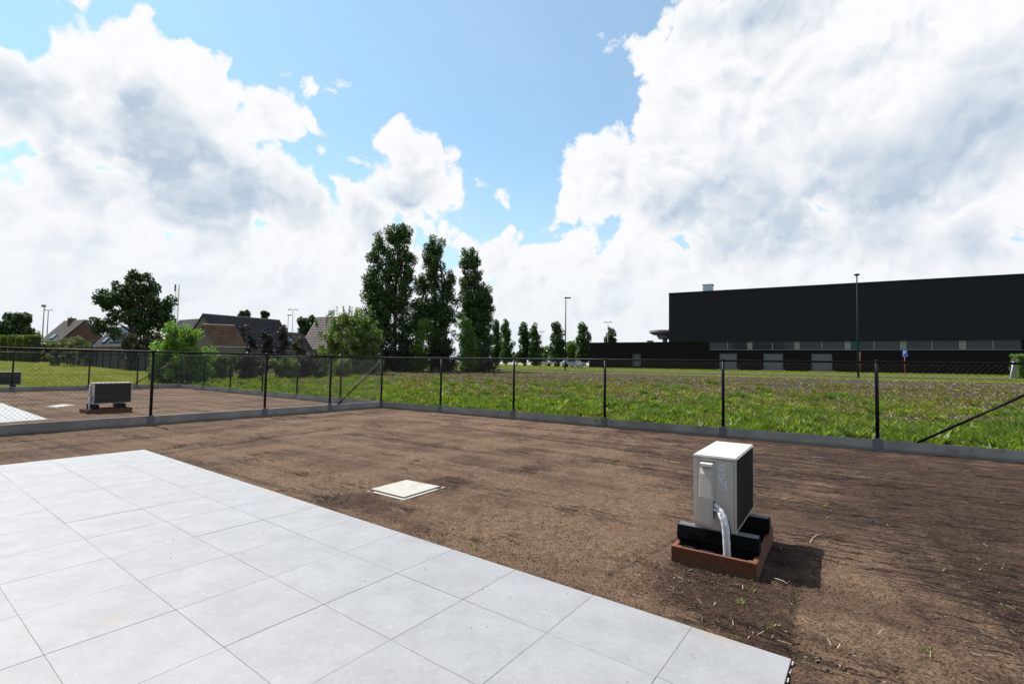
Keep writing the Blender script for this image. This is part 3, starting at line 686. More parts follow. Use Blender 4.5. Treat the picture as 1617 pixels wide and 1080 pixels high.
    # lagged pipes out of the outlet, over and down into the frame
    def arc(dx, dy, r0):
        p = [(a1 + 0.002, -0.022 + dy, 0.195 + dx), (a1 + 0.03, -0.035 + dy, 0.190 + dx), (a1 + 0.062, -0.050 + dy, 0.168 + dx * .8), (a1 + 0.088, -0.062 + dy, 0.125 + dx * .4),
             (a1 + 0.104, -0.068 + dy, 0.065), (a1 + 0.110, -0.070 + dy, 0.0), (a1 + 0.114, -0.068 + dy, -0.08), (a1 + 0.118, -0.064 + dy, -0.20)]
        q = [Vector(v) for v in p]; out = []
        for i in range(len(q) - 1):
            g0 = q[max(i - 1, 0)]; g1 = q[i]; g2 = q[i + 1]; g3 = q[min(i + 2, len(q) - 1)]
            for t in (0, 0.25, 0.5, 0.75):
                out.append(0.5 * ((2 * g1) + (-g0 + g2) * t + (2 * g0 - 5 * g1 + 4 * g2 - g3) * t * t + (-g0 + 3 * g1 - 3 * g2 + g3) * t ** 3))
        out.append(q[-1]); return out, [r0 * (1 + 0.08 * math.sin(k * 1.7)) for k in range(len(out))]
    o_, r_ = arc(0.0, 0.0, 0.0150); m = MB(); m.tube(o_, r_, 12); m.build('lagged_pipe', M_foam, ac, smooth=True)
    o_, r_ = arc(-0.03, -0.006, 0.0125); o_ = [v + Vector((-0.024, 0, 0)) if i > 8 else v for i, v in enumerate(o_)]; m = MB(); m.tube(o_, r_, 10); m.build('lagged_pipe', M_foam, ac, smooth=True)
    o_, r_ = arc(-0.045, 0.008, 0.0035); m = MB(); m.tube(o_, r_, 8); m.build('cable', M_grey_metal, ac, smooth=True)
    o_, r_ = arc(-0.052, 0.016, 0.0035); m = MB(); m.tube([v + Vector((0.018, 0.0, 0)) if i > 8 else v for i, v in enumerate(o_)], r_, 8); m.build('cable', M_black, ac, smooth=True)
    roots.append(ac)
    if full:
        m = MB(); m.box((0.40, 0.035, 0.05), (0.425, 0.06, 0.085), bevel=0.004); o = m.build('pipe_cap', plain('red_plastic', (0.35, 0.02, 0.02), 0.4)); roots.append(o)
    return roots
def place(roots, origin, ang):
    M = Matrix.Translation(origin) @ Matrix.Rotation(ang, 4, 'Z')
    for o in roots:
        o.matrix_world = M @ Matrix.Translation(o.location) @ Matrix.Rotation(o.rotation_euler.z, 4, 'Z')
bpy.context.view_layer.update()
unit = make_unit()
unit2 = [copy_tree(o) for o in unit[:3] + [unit[6]]]
unit3 = [copy_tree(o) for o in unit[:3] + [unit[6]]]
place(unit, Vector((1.265, 3.879, SOIL)), R(-34))
# neighbours' units: u runs towards the camera right, so the coil side faces us
q2 = flat(131, 650); q2b = flat(210, 652)
place(unit2, flat(125, 652), R(-34)); place(unit3, flat(-24, 617.0), R(-34))
N_ = lambda o, l, c, g=None: tag(o, l, c, g)
for us, where in ((unit, 'in the foreground'), (unit2, 'behind the dividing fence'), (unit3, 'at the left edge')):
    N_(us[0], 'low reddish hardwood frame round the condenser unit ' + where, 'frame', 'wooden frames round the condenser units')
    N_(us[1], 'rubber beam under the pipe end of the condenser unit ' + where, 'support foot', 'rubber feet under the condenser units')
    N_(us[2], 'rubber beam under the rear end of the condenser unit ' + where, 'support foot', 'rubber feet under the condenser units')
N_(unit[6], 'cream air conditioning condenser unit with lagged pipes and warning sticker in the foreground', 'air conditioner', 'outdoor condenser units')
N_(unit2[3], 'cream condenser unit with black coil side behind the dividing fence, beside the neighbouring patio', 'air conditioner', 'outdoor condenser units')
N_(unit3[3], 'condenser unit cut off by the left edge of the photo, beyond the far side fence', 'air conditioner', 'outdoor condenser units')
for o, l in zip(unit[3:6], ('nearest the left corner of the foreground wooden frame', 'in the middle of the row in the foreground wooden frame', 'next to the white pipes inside the foreground wooden frame')):
    N_(o, 'small black rubber pad ' + l, 'pad', 'rubber pads in the wooden frame')
N_(unit[7], 'small red plastic cap lying beside the white pipes in the wooden frame', 'cap')

# ------------------------------------------------------------------ the house the terrace belongs to, unseen behind the camera, added to cut sky fill
def f_hbrick(t):
    p = obj_co(t); b = t.n('ShaderNodeTexBrick'); t.set(b, 'Vector', t.mapping(p, rot=(R(90), 0, 0))); t.set(b, 'Scale', 1.0); t.set(b, 'Brick Width', 0.22); t.set(b, 'Row Height', 0.065); t.set(b, 'Mortar Size', 0.008)
    t.set(b, 'Color1', (0.12, 0.075, 0.055, 1)); t.set(b, 'Color2', (0.085, 0.055, 0.042, 1)); t.set(b, 'Mortar', (0.10, 0.09, 0.08, 1))
    return bsdf(t, b.outputs[0], 0.85)
M_hbrick = mat('house_brick', f_hbrick)
hp = tp(-16, -5.2); hs = empty('terraced_house', (hp.x, hp.y, 0), R(-36.4), 'brown brick house with glazed terrace doors behind the patio', 'house')
xo = 16 * TA; ops = [(1.2, 3.4, 0.02, 2.3), (6.0, 9.4, 0.02, 2.4), (10.6, 12.0, 0.9, 2.3), (1.6, 3.2, 3.7, 5.0), (6.6, 8.6, 3.7, 5.0), (10.6, 12.0, 3.7, 5.0)]
xs_ = sorted({0.0, 14.2} | {o[0] for o in ops} | {o[1] for o in ops})
for xa, xb in zip(xs_[:-1], xs_[1:]):
    zc = [-0.1]
    for o in sorted(ops, key=lambda o: o[2]):
        if o[0] <= xa + 1e-6 and o[1] >= xb - 1e-6: zc += [o[2], o[3]]
    zc.append(5.9)
    for z0_, z1_ in zip(zc[::2], zc[1::2]): m = MB(); m.box((xa, -9, z0_), (xb, 0, z1_)) if z0_ > 6 else m.box((xa, -0.35, z0_), (xb, 0, z1_)); m.build('wall', M_hbrick, hs)
m = MB(); m.box((0, -9, -0.1), (14.2, -0.36, 5.9)); m.build('interior_block', MATS['screed'], hs)
for o in ops:
    m = MB(); m.box((o[0] + 0.05, -0.2, o[2] + 0.05), (o[1] - 0.05, -0.17, o[3] - 0.05)); g_o = m.build('window_pane', plain('house_glass', (0.02, 0.025, 0.03), 0.08), hs)
    m = MB()
    for bx in ((o[0], o[2], o[0] + 0.06, o[3]), (o[1] - 0.06, o[2], o[1], o[3]), (o[0] + 0.06, o[2], o[1] - 0.06, o[2] + 0.06), (o[0] + 0.06, o[3] - 0.06, o[1] - 0.06, o[3])): m.box((bx[0], -0.23, bx[1]), (bx[2], -0.14, bx[3]))
    m.build('window_frame', M_dark_pole, g_o)
m = MB(); m.prism([(-0.2, 0.35, 5.85), (-0.2, -4.5, 9.2), (-0.2, -9.3, 5.85)], (14.6, 0, 0)); m.build('roof', plain('house_roof', (0.05, 0.048, 0.047), 0.8), hs)
m = MB(); m.box((-0.2, 0.30, 5.72), (14.4, 0.45, 5.86)); m.build('gutter', M_dark_pole, hs)

# ------------------------------------------------------------------ tank lids in the soil
M_lid = mat('cream_concrete', lambda t: bsdf(t, t.mix(t.ramp(t.noise(pos(t), 5.5, 5, 0.6), 0.52, 0.66), t.mix(t.noise(pos(t), 20, 5), (0.27, 0.262, 0.235), (0.33, 0.32, 0.29)), (0.24, 0.19, 0.14)), 0.75, bump=t.noise(pos(t), 90, 3), bs=0.2, bd=0.002))
def tank_lid(pts, label, grp):
    P = [flat(*p, z=0.02) for p in pts]; c = sum(P, Vector()) / 4; root = empty('tank_lid', (c.x, c.y, SOIL), 0, label, 'tank lid', grp)
    Q = [Vector((p.x - c.x, p.y - c.y, 0)) for p in P]
    m = MB(); m.prism([q + Vector((0, 0, -0.04)) for q in Q], (0, 0, 0.052)); m.build('slab', M_lid, root)
    m = MB(); m.prism([q * 0.885 + Vector((0, 0, 0.0125)) for q in Q], (0, 0, 0.003)); m.build('joint', plain('joint_shadow', (0.03, 0.027, 0.024), 0.9), root)  # dark band marking the joint between slab and cover
    m = MB(); m.prism([q * 0.862 + Vector((0, 0, 0.0158)) for q in Q], (0, 0, 0.011)); m.build('cover', M_lid, root)
tank_lid(((577, 771), (642, 754.5), (703, 766), (637, 786)), 'cream concrete tank lid sunk in the soil between the patio and the rear fence', 'tank lids')
tank_lid(((72, 641.2), (100, 637.4), (120, 638.6), (90, 642.6)), 'cream tank lid in the soil left of the neighbouring condenser unit', 'tank lids')

# ------------------------------------------------------------------ the dark industrial hall
hall_d = Vector((0.873, -0.489, 0)).normalized(); hall_n = Vector((-0.489, -0.873, 0)).normalized()      # towards us
A0 = at(1056.3, 560, 80); A0.z = 0
def hx(px, dist=0.0):
    """distance along the facade of the column px"""
    d = ray(px, HY); t = ((A0 + hall_n * dist) ).dot(hall_n) / (d[0] * hall_n.x + d[1] * hall_n.y)
    p = Vector((d[0] * t, d[1] * t, 0)); return (p - A0).dot(hall_d)
def hz(px, py):
    d = ray(px, py); t = A0.dot(hall_n) / (d[0] * hall_n.x + d[1] * hall_n.y); return CAMH + d[2] * t
def f_clad(t):
    p = obj_co(t); n = t.noise(p, 0.25, 4, 0.6); s = t.n('ShaderNodeSeparateXYZ'); t.set(s, 0, p)
    pan = t.noise(t.mapping(p, sc=(0.9, 0.9, 0.02)), 1.0, 2)
    return bsdf(t, t.mix(t.m('ADD', t.m('MULTIPLY', n, 0.5), t.m('MULTIPLY', pan, 0.5)), (0.0105, 0.0115, 0.016), (0.016, 0.0175, 0.023)), 0.6, 0.0, spec=0.15)
M_clad = mat('black_ribbed_cladding', f_clad)
def f_dbrick(t):
    p = obj_co(t); b = t.n('ShaderNodeTexBrick'); t.set(b, 'Vector', t.mapping(p, rot=(R(90), 0, 0))); t.set(b, 'Scale', 1.0); t.set(b, 'Brick Width', 0.22); t.set(b, 'Row Height', 0.07); t.set(b, 'Mortar Size', 0.008)
    t.set(b, 'Color1', (0.011, 0.0085, 0.0085, 1)); t.set(b, 'Color2', (0.006, 0.005, 0.0055, 1)); t.set(b, 'Mortar', (0.008, 0.007, 0.007, 1))
    return bsdf(t, t.mix(t.ramp(t.noise(p, 0.5, 4), 0.4, 0.7), b.outputs[0], (0.009, 0.0075, 0.008)), 0.85, spec=0.12)
M_dbrick = mat('dark_brick', f_dbrick)
def f_glass(t):
    p = obj_co(t); b = t.n('ShaderNodeBsdfPrincipled'); t.set(b, 'Base Color', t.mix(t.noise(p, 0.3, 2), (0.010, 0.014, 0.020), (0.030, 0.042, 0.055))); t.set(b, 'Roughness', 0.06); t.set(b, 'Specular IOR Level', 0.5); t.set(b, 'IOR', 1.35)
    return b.outputs[0]
M_glass = mat('tinted_glass', f_glass)
M_door = plain('grey_loading_door', (0.085, 0.092, 0.11), 0.5, scale=1.0)
hang = math.atan2(hall_d.y, hall_d.x)
hall = empty('industrial_hall', (A0.x, A0.y, 1.0), hang, 'long black ribbed industrial hall with strip windows and dark brick base', 'building')
Lh = hx(1617) + 9.0; zb = -0.4; Z1 = 1.0
gz = hz(1300, 585.0) - Z1
ztop = hz(1300, 450.0) - Z1; zs = hz(1300, 552.0) - Z1; zw = hz(1300, 539.0) - Z1
wing0 = hx(930)
x1120, x1615 = hx(1120), hx(1615.5)
dep = 45.0
# ground floor: wall pieces around the doors so the doors sit in openings
doors = [(hx(1136), hx(1163.7)), (hx(1205.6), hx(1236.5)), (hx(1281.5), hx(1314.6))]
wd = (hx(997), hx(1011.5)); dz0, dz1 = hz(1220, 583.8) - Z1, hz(1220, 558) - Z1
wall_top = zs - 0.06
allop = sorted([wd] + doors); xs = [wing0]
for a, b in allop: xs += [a, b]
xs.append(Lh)
def wall_box(x0, x1, z0, z1, nm='brick_wall', y1=0.5): m = MB(); m.box((x0, 0, z0), (x1, y1, z1)); return m.build(nm, M_dbrick, hall)
m = MB()
for k in range(0, len(xs), 2): m.box((xs[k], 0, zb), (xs[k + 1], 0.5, dz1))
for (a, b) in allop: m.box((a, 0, zb), (b, 0.5, dz0 if (a, b) != wd else dz0 + 0.15))
m.build('ground_floor_wall', M_dbrick, hall)
m = MB(); m.box((wing0, 0, dz1), (x1120, 0.5, hz(1056, 540.8) - Z1)); m.box((x1120, 0, dz1), (Lh, 0.5, wall_top)); m.build('upper_brick_band', M_dbrick, hall)
m = MB(); m.box((wing0, 0.5, zb), (wing0 + 0.5, dep, hz(1056, 540.8) - Z1)); m.box((wing0 + 0.5, 0.5, hz(1056, 540.8) - Z1 - 0.3), (0, dep, hz(1056, 540.8) - Z1 - 0.02)); m.build('wing', M_dbrick, hall)
m = MB(); m.box((wing0 - 0.05, -0.04, hz(1056, 540.8) - Z1), (0.0, 0.5, hz(1056, 540.8) - Z1 + 0.09)); m.build('parapet_coping', M_dark_pole, hall)
for k, (a, b) in enumerate(doors):
    m = MB(); m.box((a, 0.18, dz0), (b, 0.24, dz1)); d_ = m.build('loading_door', M_door, hall)
    m = MB()
    for q in range(1, 6): m.box((a, 0.165, dz0 + (dz1 - dz0) * q / 6 - 0.02), (b, 0.18, dz0 + (dz1 - dz0) * q / 6 + 0.02))
    m.build('panel_joint', M_clamp, d_)
    m = MB(); m.box((a - 0.35, -0.5, dz0 - 0.12), (b + 0.35, 0.0, dz0 - 0.01)); m.build('threshold', M_concrete, hall)
m = MB(); m.box((wd[0], 0.6, dz0 + .15), (wd[1], 0.66, dz1)); d_ = m.build('door', M_door, hall)
m = MB(); m.box(((wd[0] + wd[1]) / 2 - 0.04, 0.58, dz0 + .15), ((wd[0] + wd[1]) / 2 + 0.04, 0.6, dz1)); m.build('door_joint', M_clamp, d_)
# strip window
cols = [hx(1184.2), hx(1258.8), hx(1339), hx(1426.8), hx(1521)]; muls = [hx(1149), hx(1220), hx(1298), hx(1381), hx(1472.5), hx(1569.5)]
brk = sorted([x1120, x1615] + muls + cols)
for a, b in zip(brk[:-1], brk[1:]):
    m = MB(); m.box((a + 0.03, 0.16, zs), (b - 0.03, 0.19, zw)); m.build('window_pane', M_glass, hall)
for a in muls:
    m = MB(); m.box((a - 0.05, 0.10, zs), (a + 0.05, 0.16, zw)); m.build('mullion', M_grey_metal, hall)
M_col = plain('pale_concrete_column', (0.17, 0.19, 0.18), 0.7, scale=2)
for a in cols:
    m = MB(); m.box((a - 0.34, 0.06, zs), (a + 0.34, 0.155, zw)); m.build('column', M_col, hall)
m = MB(); m.box((x1120, -0.10, zs - 0.06), (x1615, 0.16, zs)); m.build('window_sill', M_grey_metal, hall)
m = MB(); m.box((x1120, 0.2, zs), (x1615, 0.5, zw)); m.build('window_backing', plain('interior_dark', (0.01, 0.011, 0.013), 0.9), hall)
m = MB(); m.box((x1615, 0.0, zs - 0.06), (Lh, 0.5, zw)); m.box((0, 0, hz(1056, 540.8) - Z1 + 0.0), (x1120, 0.5, zw)) if zw > hz(1056, 540.8) - Z1 + 0.01 else None
m.build('side_wall_piece', M_dbrick, hall)
# cladding with raised ribs, joined: about 3 px apart
m = MB(); m.box((0, -0.15, zw), (Lh, dep, ztop)); m.build('upper_volume', M_clad, hall)
nr = int(Lh / 0.40); vs = []; fs = []
for k in range(nr):
    x0 = 0.02 + k * 0.40
    for sx, y_ in ((0, -0.15), (0.03, -0.21), (0.12, -0.21), (0.15, -0.15)):
        vs += [(x0 + sx, y_, zw + 0.01), (x0 + sx, y_, ztop - 0.12)]
    b = k * 8
    fs += [(b, b + 2, b + 3, b + 1), (b + 2, b + 4, b + 5, b + 3), (b + 4, b + 6, b + 7, b + 5)]
tag(mesh_np('cladding_ribs', vs, fs, M_clad, hall), kind='stuff')
m = MB(); m.box((-0.04, -0.24, ztop - 0.12), (Lh, 0.2, ztop + 0.03)); m.build('roof_edge_trim', M_dark_pole, hall)
rb = (hx(1109), hx(1124)); m = MB(); m.box((rb[0], 0.6, ztop), (rb[1], 2.4, ztop + 1.15), bevel=0.04); rbx = m.build('rooftop_air_handler', plain('light_grey_box', (0.42, 0.45, 0.52), 0.5), hall)
m = MB(); m.box((rb[0] - .1, 0.55, ztop + 1.15), (rb[1] + .1, 2.45, ztop + 1.22)); m.build('lid', M_grey_metal, rbx)
m = MB(); m.box((hx(1018), 1.5, hz(1018, 540) - Z1), (hx(1026), 2.6, hz(1018, 537) - Z1)); m.build('roof_vent', M_clamp, hall)
# round concrete canopy behind the wing
cp = at(1050, 541, 88); zt_ = at(1050, 522.5, 88).z; ca = empty('round_canopy', (cp.x, cp.y, 1.2), 0, 'round concrete mushroom canopy on one column behind the low wing of the hall', 'canopy')
m = MB(); m.tube([(0, 0, zt_ - 1.2 - 0.75), (0, 0, zt_ - 1.2 - 0.35), (0, 0, zt_ - 1.2)], [2.0, 2.75, 2.75], 28); m.build('disc', M_concrete, ca)
m = MB(); m.tube([(0, 0, zt_ - 1.2 - 1.5), (0, 0, zt_ - 1.2 - 0.75)], [1.1, 1.5], 20); m.build('capital', M_concrete, ca)
m = MB(); m.tube([(0, 0, -0.2), (0, 0, zt_ - 1.2 - 1.5)], 0.42, 16); m.build('column', M_concrete, ca)

# ------------------------------------------------------------------ path edge at the end of the field
def strip(pxs, w0, z, name, m_, kind='structure', thick=0.1):
    pts = [hit(*p) for p in pxs]; b = MB()
    for p, q in zip(pts[:-1], pts[1:]):
        d = (q - p).normalized(); n = Vector((-d.y, d.x, 0)) * w0
        b.prism([p + Vector((0, 0, -0.2)), q + Vector((0, 0, -0.2)), q + n + Vector((0, 0, -0.2)), p + n + Vector((0, 0, -0.2))], (0, 0, 0.2 + thick))
    return tag(b.build(name, m_), kind=kind)
M_asph = plain('asphalt', (0.05, 0.05, 0.052), 0.85, var=0.2, scale=3)
edgepts = ((745, 584.0), (800, 584.4), (1000, 588.2), (1200, 592.3), (1400, 596.0), (1600, 600.0))
strip(edgepts, 1.9, 0, 'footpath', M_asph, thick=0.06)
strip(edgepts, 0.16, 0, 'kerb', plain('pale_kerb', (0.42, 0.41, 0.40), 0.8), thick=0.16)

# ------------------------------------------------------------------ lamps, masts, signs
def pole_top(base, px, py):
    d = ray(px, py); return CAMH + d[2] / d[1] * base.y
def lamp(px, pyb, pxt, pyt, m_, label, kind, w=0.09, depth=None, grp='street lamps and floodlights'):
    b = hit(px, pyb) if depth is None else ground(px, depth)
    zt = pole_top(b, pxt, pyt) - b.z
    root = empty('street_lamp', b, 0, label, 'lamp post', grp)
    m = MB(); m.tube([(0, 0, -0.3), (0, 0, zt * 0.25), (0, 0, zt)], [w, w * 0.95, w * 0.6], 10); m.build('pole', m_, root, smooth=True)
    if kind == 'arm':
        m = MB(); m.box((-0.18, -0.12, zt - 0.02), (0.62, 0.12, zt + 0.11), bevel=0.03); m.build('lamp_head', m_, root)
    elif kind == 'top':
        m = MB(); m.tube([(0, 0, zt - 0.02), (0, 0, zt + 0.07), (0, 0, zt + 0.17)], [0.10, 0.26, 0.16], 14); m.build('lamp_head', m_, root)
    elif kind == 'double':
        m = MB(); m.box((-0.6, -0.04, zt - 0.02), (0.6, 0.04, zt + 0.04)); m.build('cross_arm', m_, root)
        for s in (-1, 1):
            m = MB(); m.box((s * 0.35 - 0.28, -0.12, zt + 0.03), (s * 0.35 + 0.28, 0.14, zt + 0.16), bevel=0.02, M=Matrix.Translation((s * 0.5, 0, 0)) @ Matrix.Rotation(s * -0.15, 4, 'Y')); m.build('lamp_head', m_, root)
    elif kind == 'flood':
        m = MB(); m.box((-0.42, -0.2, zt - 0.1), (0.22, 0.2, zt + 0.32), bevel=0.04, M=Matrix.Rotation(0.0, 4, 'Y')); m.build('floodlight', m_, root)
    return root
lamp(892.3, 586.4, 893.2, 471, M_dark_pole, 'tall dark street lamp at the end of the field, left of the black hall', 'arm', 0.085)
lamp(1355.5, 597, 1353.3, 435.5, M_green_pole, 'tall dark green lamp post in front of the black hall', 'top', 0.085)
lamp(64.5, 575, 64, 484, M_grey_metal, 'tall floodlight mast at the left edge, left of the T shaped one', 'flood', 0.12, depth=92)
lamp(71.5, 575, 72.5, 490, M_grey_metal, 'T shaped lamp mast just left of the brick gable house', 'double', 0.11, depth=96)
lamp(452.5, 570, 452.5, 498, M_dark_pole, 'single arm lamp post behind the dark tiled roof', 'arm', 0.07, depth=90)
lamp(459.5, 570, 459.8, 489, M_grey_metal, 'double armed lamp post behind the right end of the dark tiled roof', 'double', 0.08, depth=95)
lamp(855, 572, 856, 524, M_grey_metal, 'small double lamp post far off between the columnar trees', 'double', 0.09, depth=118)
lamp(959.5, 572, 959, 509, M_grey_metal, 'double lamp post behind the low wing of the hall', 'double', 0.09, depth=100)
# lattice mast
b = ground(276, 105); zt = pole_top(b, 276.5, 449) - b.z; root = empty('lattice_mast', b, 0, 'slender steel lattice mast right of the big broad tree', 'mast')
W_ = 0.32
for sx, sy in ((-1, -1), (1, -1), (0, 1)):
    m = MB(); m.tube([(sx * W_, sy * W_, 0), (sx * W_, sy * W_, zt)], 0.035, 6); m.build('chord', M_grey_metal, root)
m = MB(); k = 0; z_ = 0.0
cr = [(-W_, -W_), (W_, -W_), (0, W_)]
while z_ < zt - 0.7:
    for a in range(3):
        p, q = cr[a], cr[(a + 1) % 3]; m.tube([(p[0], p[1], z_), (q[0], q[1], z_ + 0.65)], 0.018, 3, cap=False)
    z_ += 0.65
m.build('lattice_bracing', M_grey_metal, root)
for z_ in (zt - 1.6,): m = MB(); m.box((-W_ - 0.22, -W_ - 0.1, z_), (-W_ - 0.02, -W_ + 0.1, z_ + 1.5)); m.build('antenna_panel', M_dark_pole, root)
# parking sign
b = hit(1429, 592.8); root = empty('parking_sign', b, R(-8), 'blue parking sign on a red post in front of the black hall', 'sign')
zt = pole_top(b, 1428.5, 552.5) - b.z; zb_ = pole_top(b, 1428.5, 563.6) - b.z; hw = (zt - zb_) * 0.37
m = MB(); m.tube([(0, 0, -0.2), (0, 0, zt - 0.05)], 0.032, 10); m.build('post', M_red, root, smooth=True)
m = MB(); m.box((-hw, -0.085, zb_), (hw, -0.055, zt), bevel=0.008); m.build('sign_plate', M_blue, root)
def text_part(body, size, loc, parent, m_, name='lettering'):
    cu = bpy.data.curves.new(name, 'FONT'); cu.body = body; cu.size = size; cu.extrude = 0.006; cu.align_x = 'CENTER'; cu.offset = size * 0.02
    o = bpy.data.objects.new(name, cu); COL.objects.link(o); bpy.context.view_layer.update()
    me = bpy.data.meshes.new_from_object(o.evaluated_get(bpy.context.evaluated_depsgraph_get())); bpy.data.objects.remove(o)
    me.materials.clear(); me.materials.append(m_); o = bpy.data.objects.new(name, me); COL.objects.link(o); o.parent = parent; o.location = loc; o.rotation_euler = (R(90), 0, 0); return o
text_part('P', (zt - zb_) * 0.78, (-0.05, -0.095, zb_ + (zt - zb_) * 0.32), root, M_signw)
m = MB(); m.box((-hw * 0.75, -0.095, zb_ + 0.07), (-hw * 0.45, -0.085, zb_ + 0.13)); m.box((hw * 0.35, -0.095, zb_ + 0.07), (hw * 0.7, -0.085, zb_ + 0.13)); m.build('small_marks', M_signw, root)
b = hit(1358.6, 594.5); root = empty('marker_post', b, 0, 'thin red marker post right beside the dark green lamp post', 'post')
zt = pole_top(b, 1358, 557) - b.z
m = MB(); m.tube([(0, 0, -0.2), (0, 0, zt)], 0.016, 8); m.build('shaft', M_red, root, smooth=True)
m = MB(); m.tube([(0, 0, zt), (0, 0, zt + 0.05)], 0.022, 8); m.build('tip', M_signw, root, smooth=True)
b = hit(1594, 599.5); root = empty('leaning_post', b, 0, 'white leaning post at the left end of the clipped hedge', 'post')
e = at(1600, 571, b.y) - b
m = MB(); m.tube([(0, 0, -0.2), tuple(e)], 0.04, 8); m.build('shaft', plain('grey_white', (0.5, 0.5, 0.52), 0.6), root, smooth=True)
m = MB(); m.box((-0.1, -0.1, -0.25), (0.1, 0.1, 0.0)); m.build('footing', M_concrete, root)

# ------------------------------------------------------------------ trees and shrubs
def leaf_cloud(name, centers, radii, n, size, m, parent, elong=1.0, seed=0, up=0.0):
    """n leaf-sized quads spread in clumps"""
    g = np.random.default_rng(seed); w_ = radii ** 2.2; w_ = w_ / w_.sum()
    c = g.choice(len(centers), n, p=w_); d = g.normal(0, 1, (n, 3)); d /= np.linalg.norm(d, axis=1)[:, None]
    rad = radii[c] * (0.35 + 0.75 * g.random(n) ** 0.6)
    P = centers[c] + d * rad[:, None] * np.array([1, 1, 1.15])
    t = g.normal(0, 1, (n, 3)); t[:, 2] += up * 1.5; t /= np.linalg.norm(t, axis=1)[:, None]
    nn = np.cross(t, g.normal(0, 1, (n, 3))); nn /= np.linalg.norm(nn, axis=1)[:, None]
    s = (size * (0.6 + 0.8 * g.random(n)))[:, None]
    a = t * s * elong; b = nn * s * 0.62
    k = np.cross(a, b); k = k / np.linalg.norm(k, axis=1)[:, None] * s * 0.25
    V = np.stack([P - a, P + b * 1.0 + k, P + a, P - b * 1.0 + k], 1).reshape(-1, 3)
    F_ = np.arange(n * 4).reshape(n, 4)
    return mesh_np(name, V, F_, m, parent)
def lobes(L, per, g, surf=0.55):
    """clump centres within ellipsoid lobes (x,y,z,rx,ry,rz)"""
    C = []; RR = []
    for (x, y, z, rx, ry, rz) in L:
        k = max(4, int(per * 1.5 * (rx * rz) ** 0.9))
        d = g.normal(0, 1, (k, 3)); d /= np.linalg.norm(d, axis=1)[:, None]; r = surf + (1 - surf) * g.random(k) ** 0.5; r *= 0.72 + 0.36 * g.random(k)
        C.append(np.array([x, y, z]) + d * r[:, None] * np.array([rx, ry, rz])); RR.append(np.full(k, 1.0) * (0.6 + 0.8 * g.random(k)))
    return np.concatenate(C), np.concatenate(RR)
def tree(base, label, cat, L, m, leaf, n, clump=0.5, per=6, trunks=((0, 0),), tr=0.16, seed=0, elong=1.0, grp=None, name='tree', surf=0.45, up=0.0, limbs=26, accent=None, trunk_h=None):
    """L are lobes in metres relative to the base"""
    root = empty(name, base, 0, label, cat, grp); g = np.random.default_rng(seed + 100)
    C, RR = lobes(L, per, g, surf); RR = RR * clump
    crown = leaf_cloud('crown', C, RR, int(n * 1.75), leaf, m, root, elong, seed, up)
    top = max(l[2] + l[5] * 0.7 for l in L) if trunk_h is None else trunk_h
    mb = MB()
    for (tx, ty) in trunks:
        pts = [(tx * (1 - 0.2 * k) + 0.10 * math.sin(k * 2 + tx * 5), ty, top * k / 5 - (0.3 if k == 0 else 0)) for k in range(6)]
        mb.tube(pts, [tr * (1.15 - 0.19 * k) for k in range(6)], 7)
    mb.build('trunk', M_bark, root, smooth=True)
    mb = MB(); sel = g.choice(len(C), min(limbs, len(C)), replace=False)
    for i in sel:
        c = C[i]; tx, ty = trunks[int(g.integers(len(trunks)))]; h0 = min(max(0.3, c[2] * (0.45 + 0.3 * g.random())), top)
        p0 = np.array([tx * 0.7, ty, h0]); mid = (p0 + c) / 2 + g.normal(0, 0.12, 3) + np.array([0, 0, 0.1])
        mb.tube([p0, mid, c], [tr * 0.42, tr * 0.25, tr * 0.08], 4, cap=False)
    mb.build('limbs', M_bark, root)
    if accent:
        am, an = accent; k = g.choice(len(C), max(3, len(C) // 4), replace=False)
        leaf_cloud('young_leaves', C[k], RR[k] * 1.05, an, leaf, am, root, elong, seed + 5, up)  # some clumps repeated in a second, lighter leaf colour
    return root
M_pop = leafm('poplar_leaves', (0.0260, 0.0603, 0.0144), (0.0646, 0.1220, 0.0260), 0.22, (0.0343, 0.0746, 0.0173))
M_popb = leafm('poplar_young_leaves', (0.0601, 0.1201, 0.0181), (0.1081, 0.1922, 0.0265), 0.35)
M_oak = leafm('broad_dark_leaves', (0.0215, 0.0481, 0.0134), (0.0481, 0.0909, 0.0215), 0.2, (0.0267, 0.0601, 0.0160))
M_shrub = leafm('bright_shrub_leaves', (0.0858, 0.1715, 0.0184), (0.1584, 0.2640, 0.0330), 0.38, (0.0661, 0.1320, 0.0184))
M_olive = leafm('olive_shrub_leaves', (0.0898, 0.1347, 0.0324), (0.1794, 0.2331, 0.0629), 0.3, (0.0629, 0.0987, 0.0250))
M_hedge = leafm('yellow_green_hedge', (0.0792, 0.0990, 0.0099), (0.1320, 0.1452, 0.0165), 0.35, (0.0396, 0.0660, 0.0079))
M_silver = leafm('silvery_leaves', (0.0858, 0.1122, 0.0594), (0.1584, 0.1848, 0.1056), 0.3, (0.0660, 0.0924, 0.0396))
M_brownl = leafm('bronze_leaves', (0.0445, 0.0347, 0.0179), (0.0842, 0.0693, 0.0297), 0.22, (0.0347, 0.0396, 0.0159))
M_darkl = leafm('dark_undergrowth', (0.0129, 0.0221, 0.0083), (0.0323, 0.0462, 0.0148), 0.15, (0.0185, 0.0323, 0.0092))
M_coni = leafm('dull_conifer', (0.0129, 0.0185, 0.0129), (0.0277, 0.0333, 0.0203), 0.1, (0.0185, 0.0203, 0.0148))

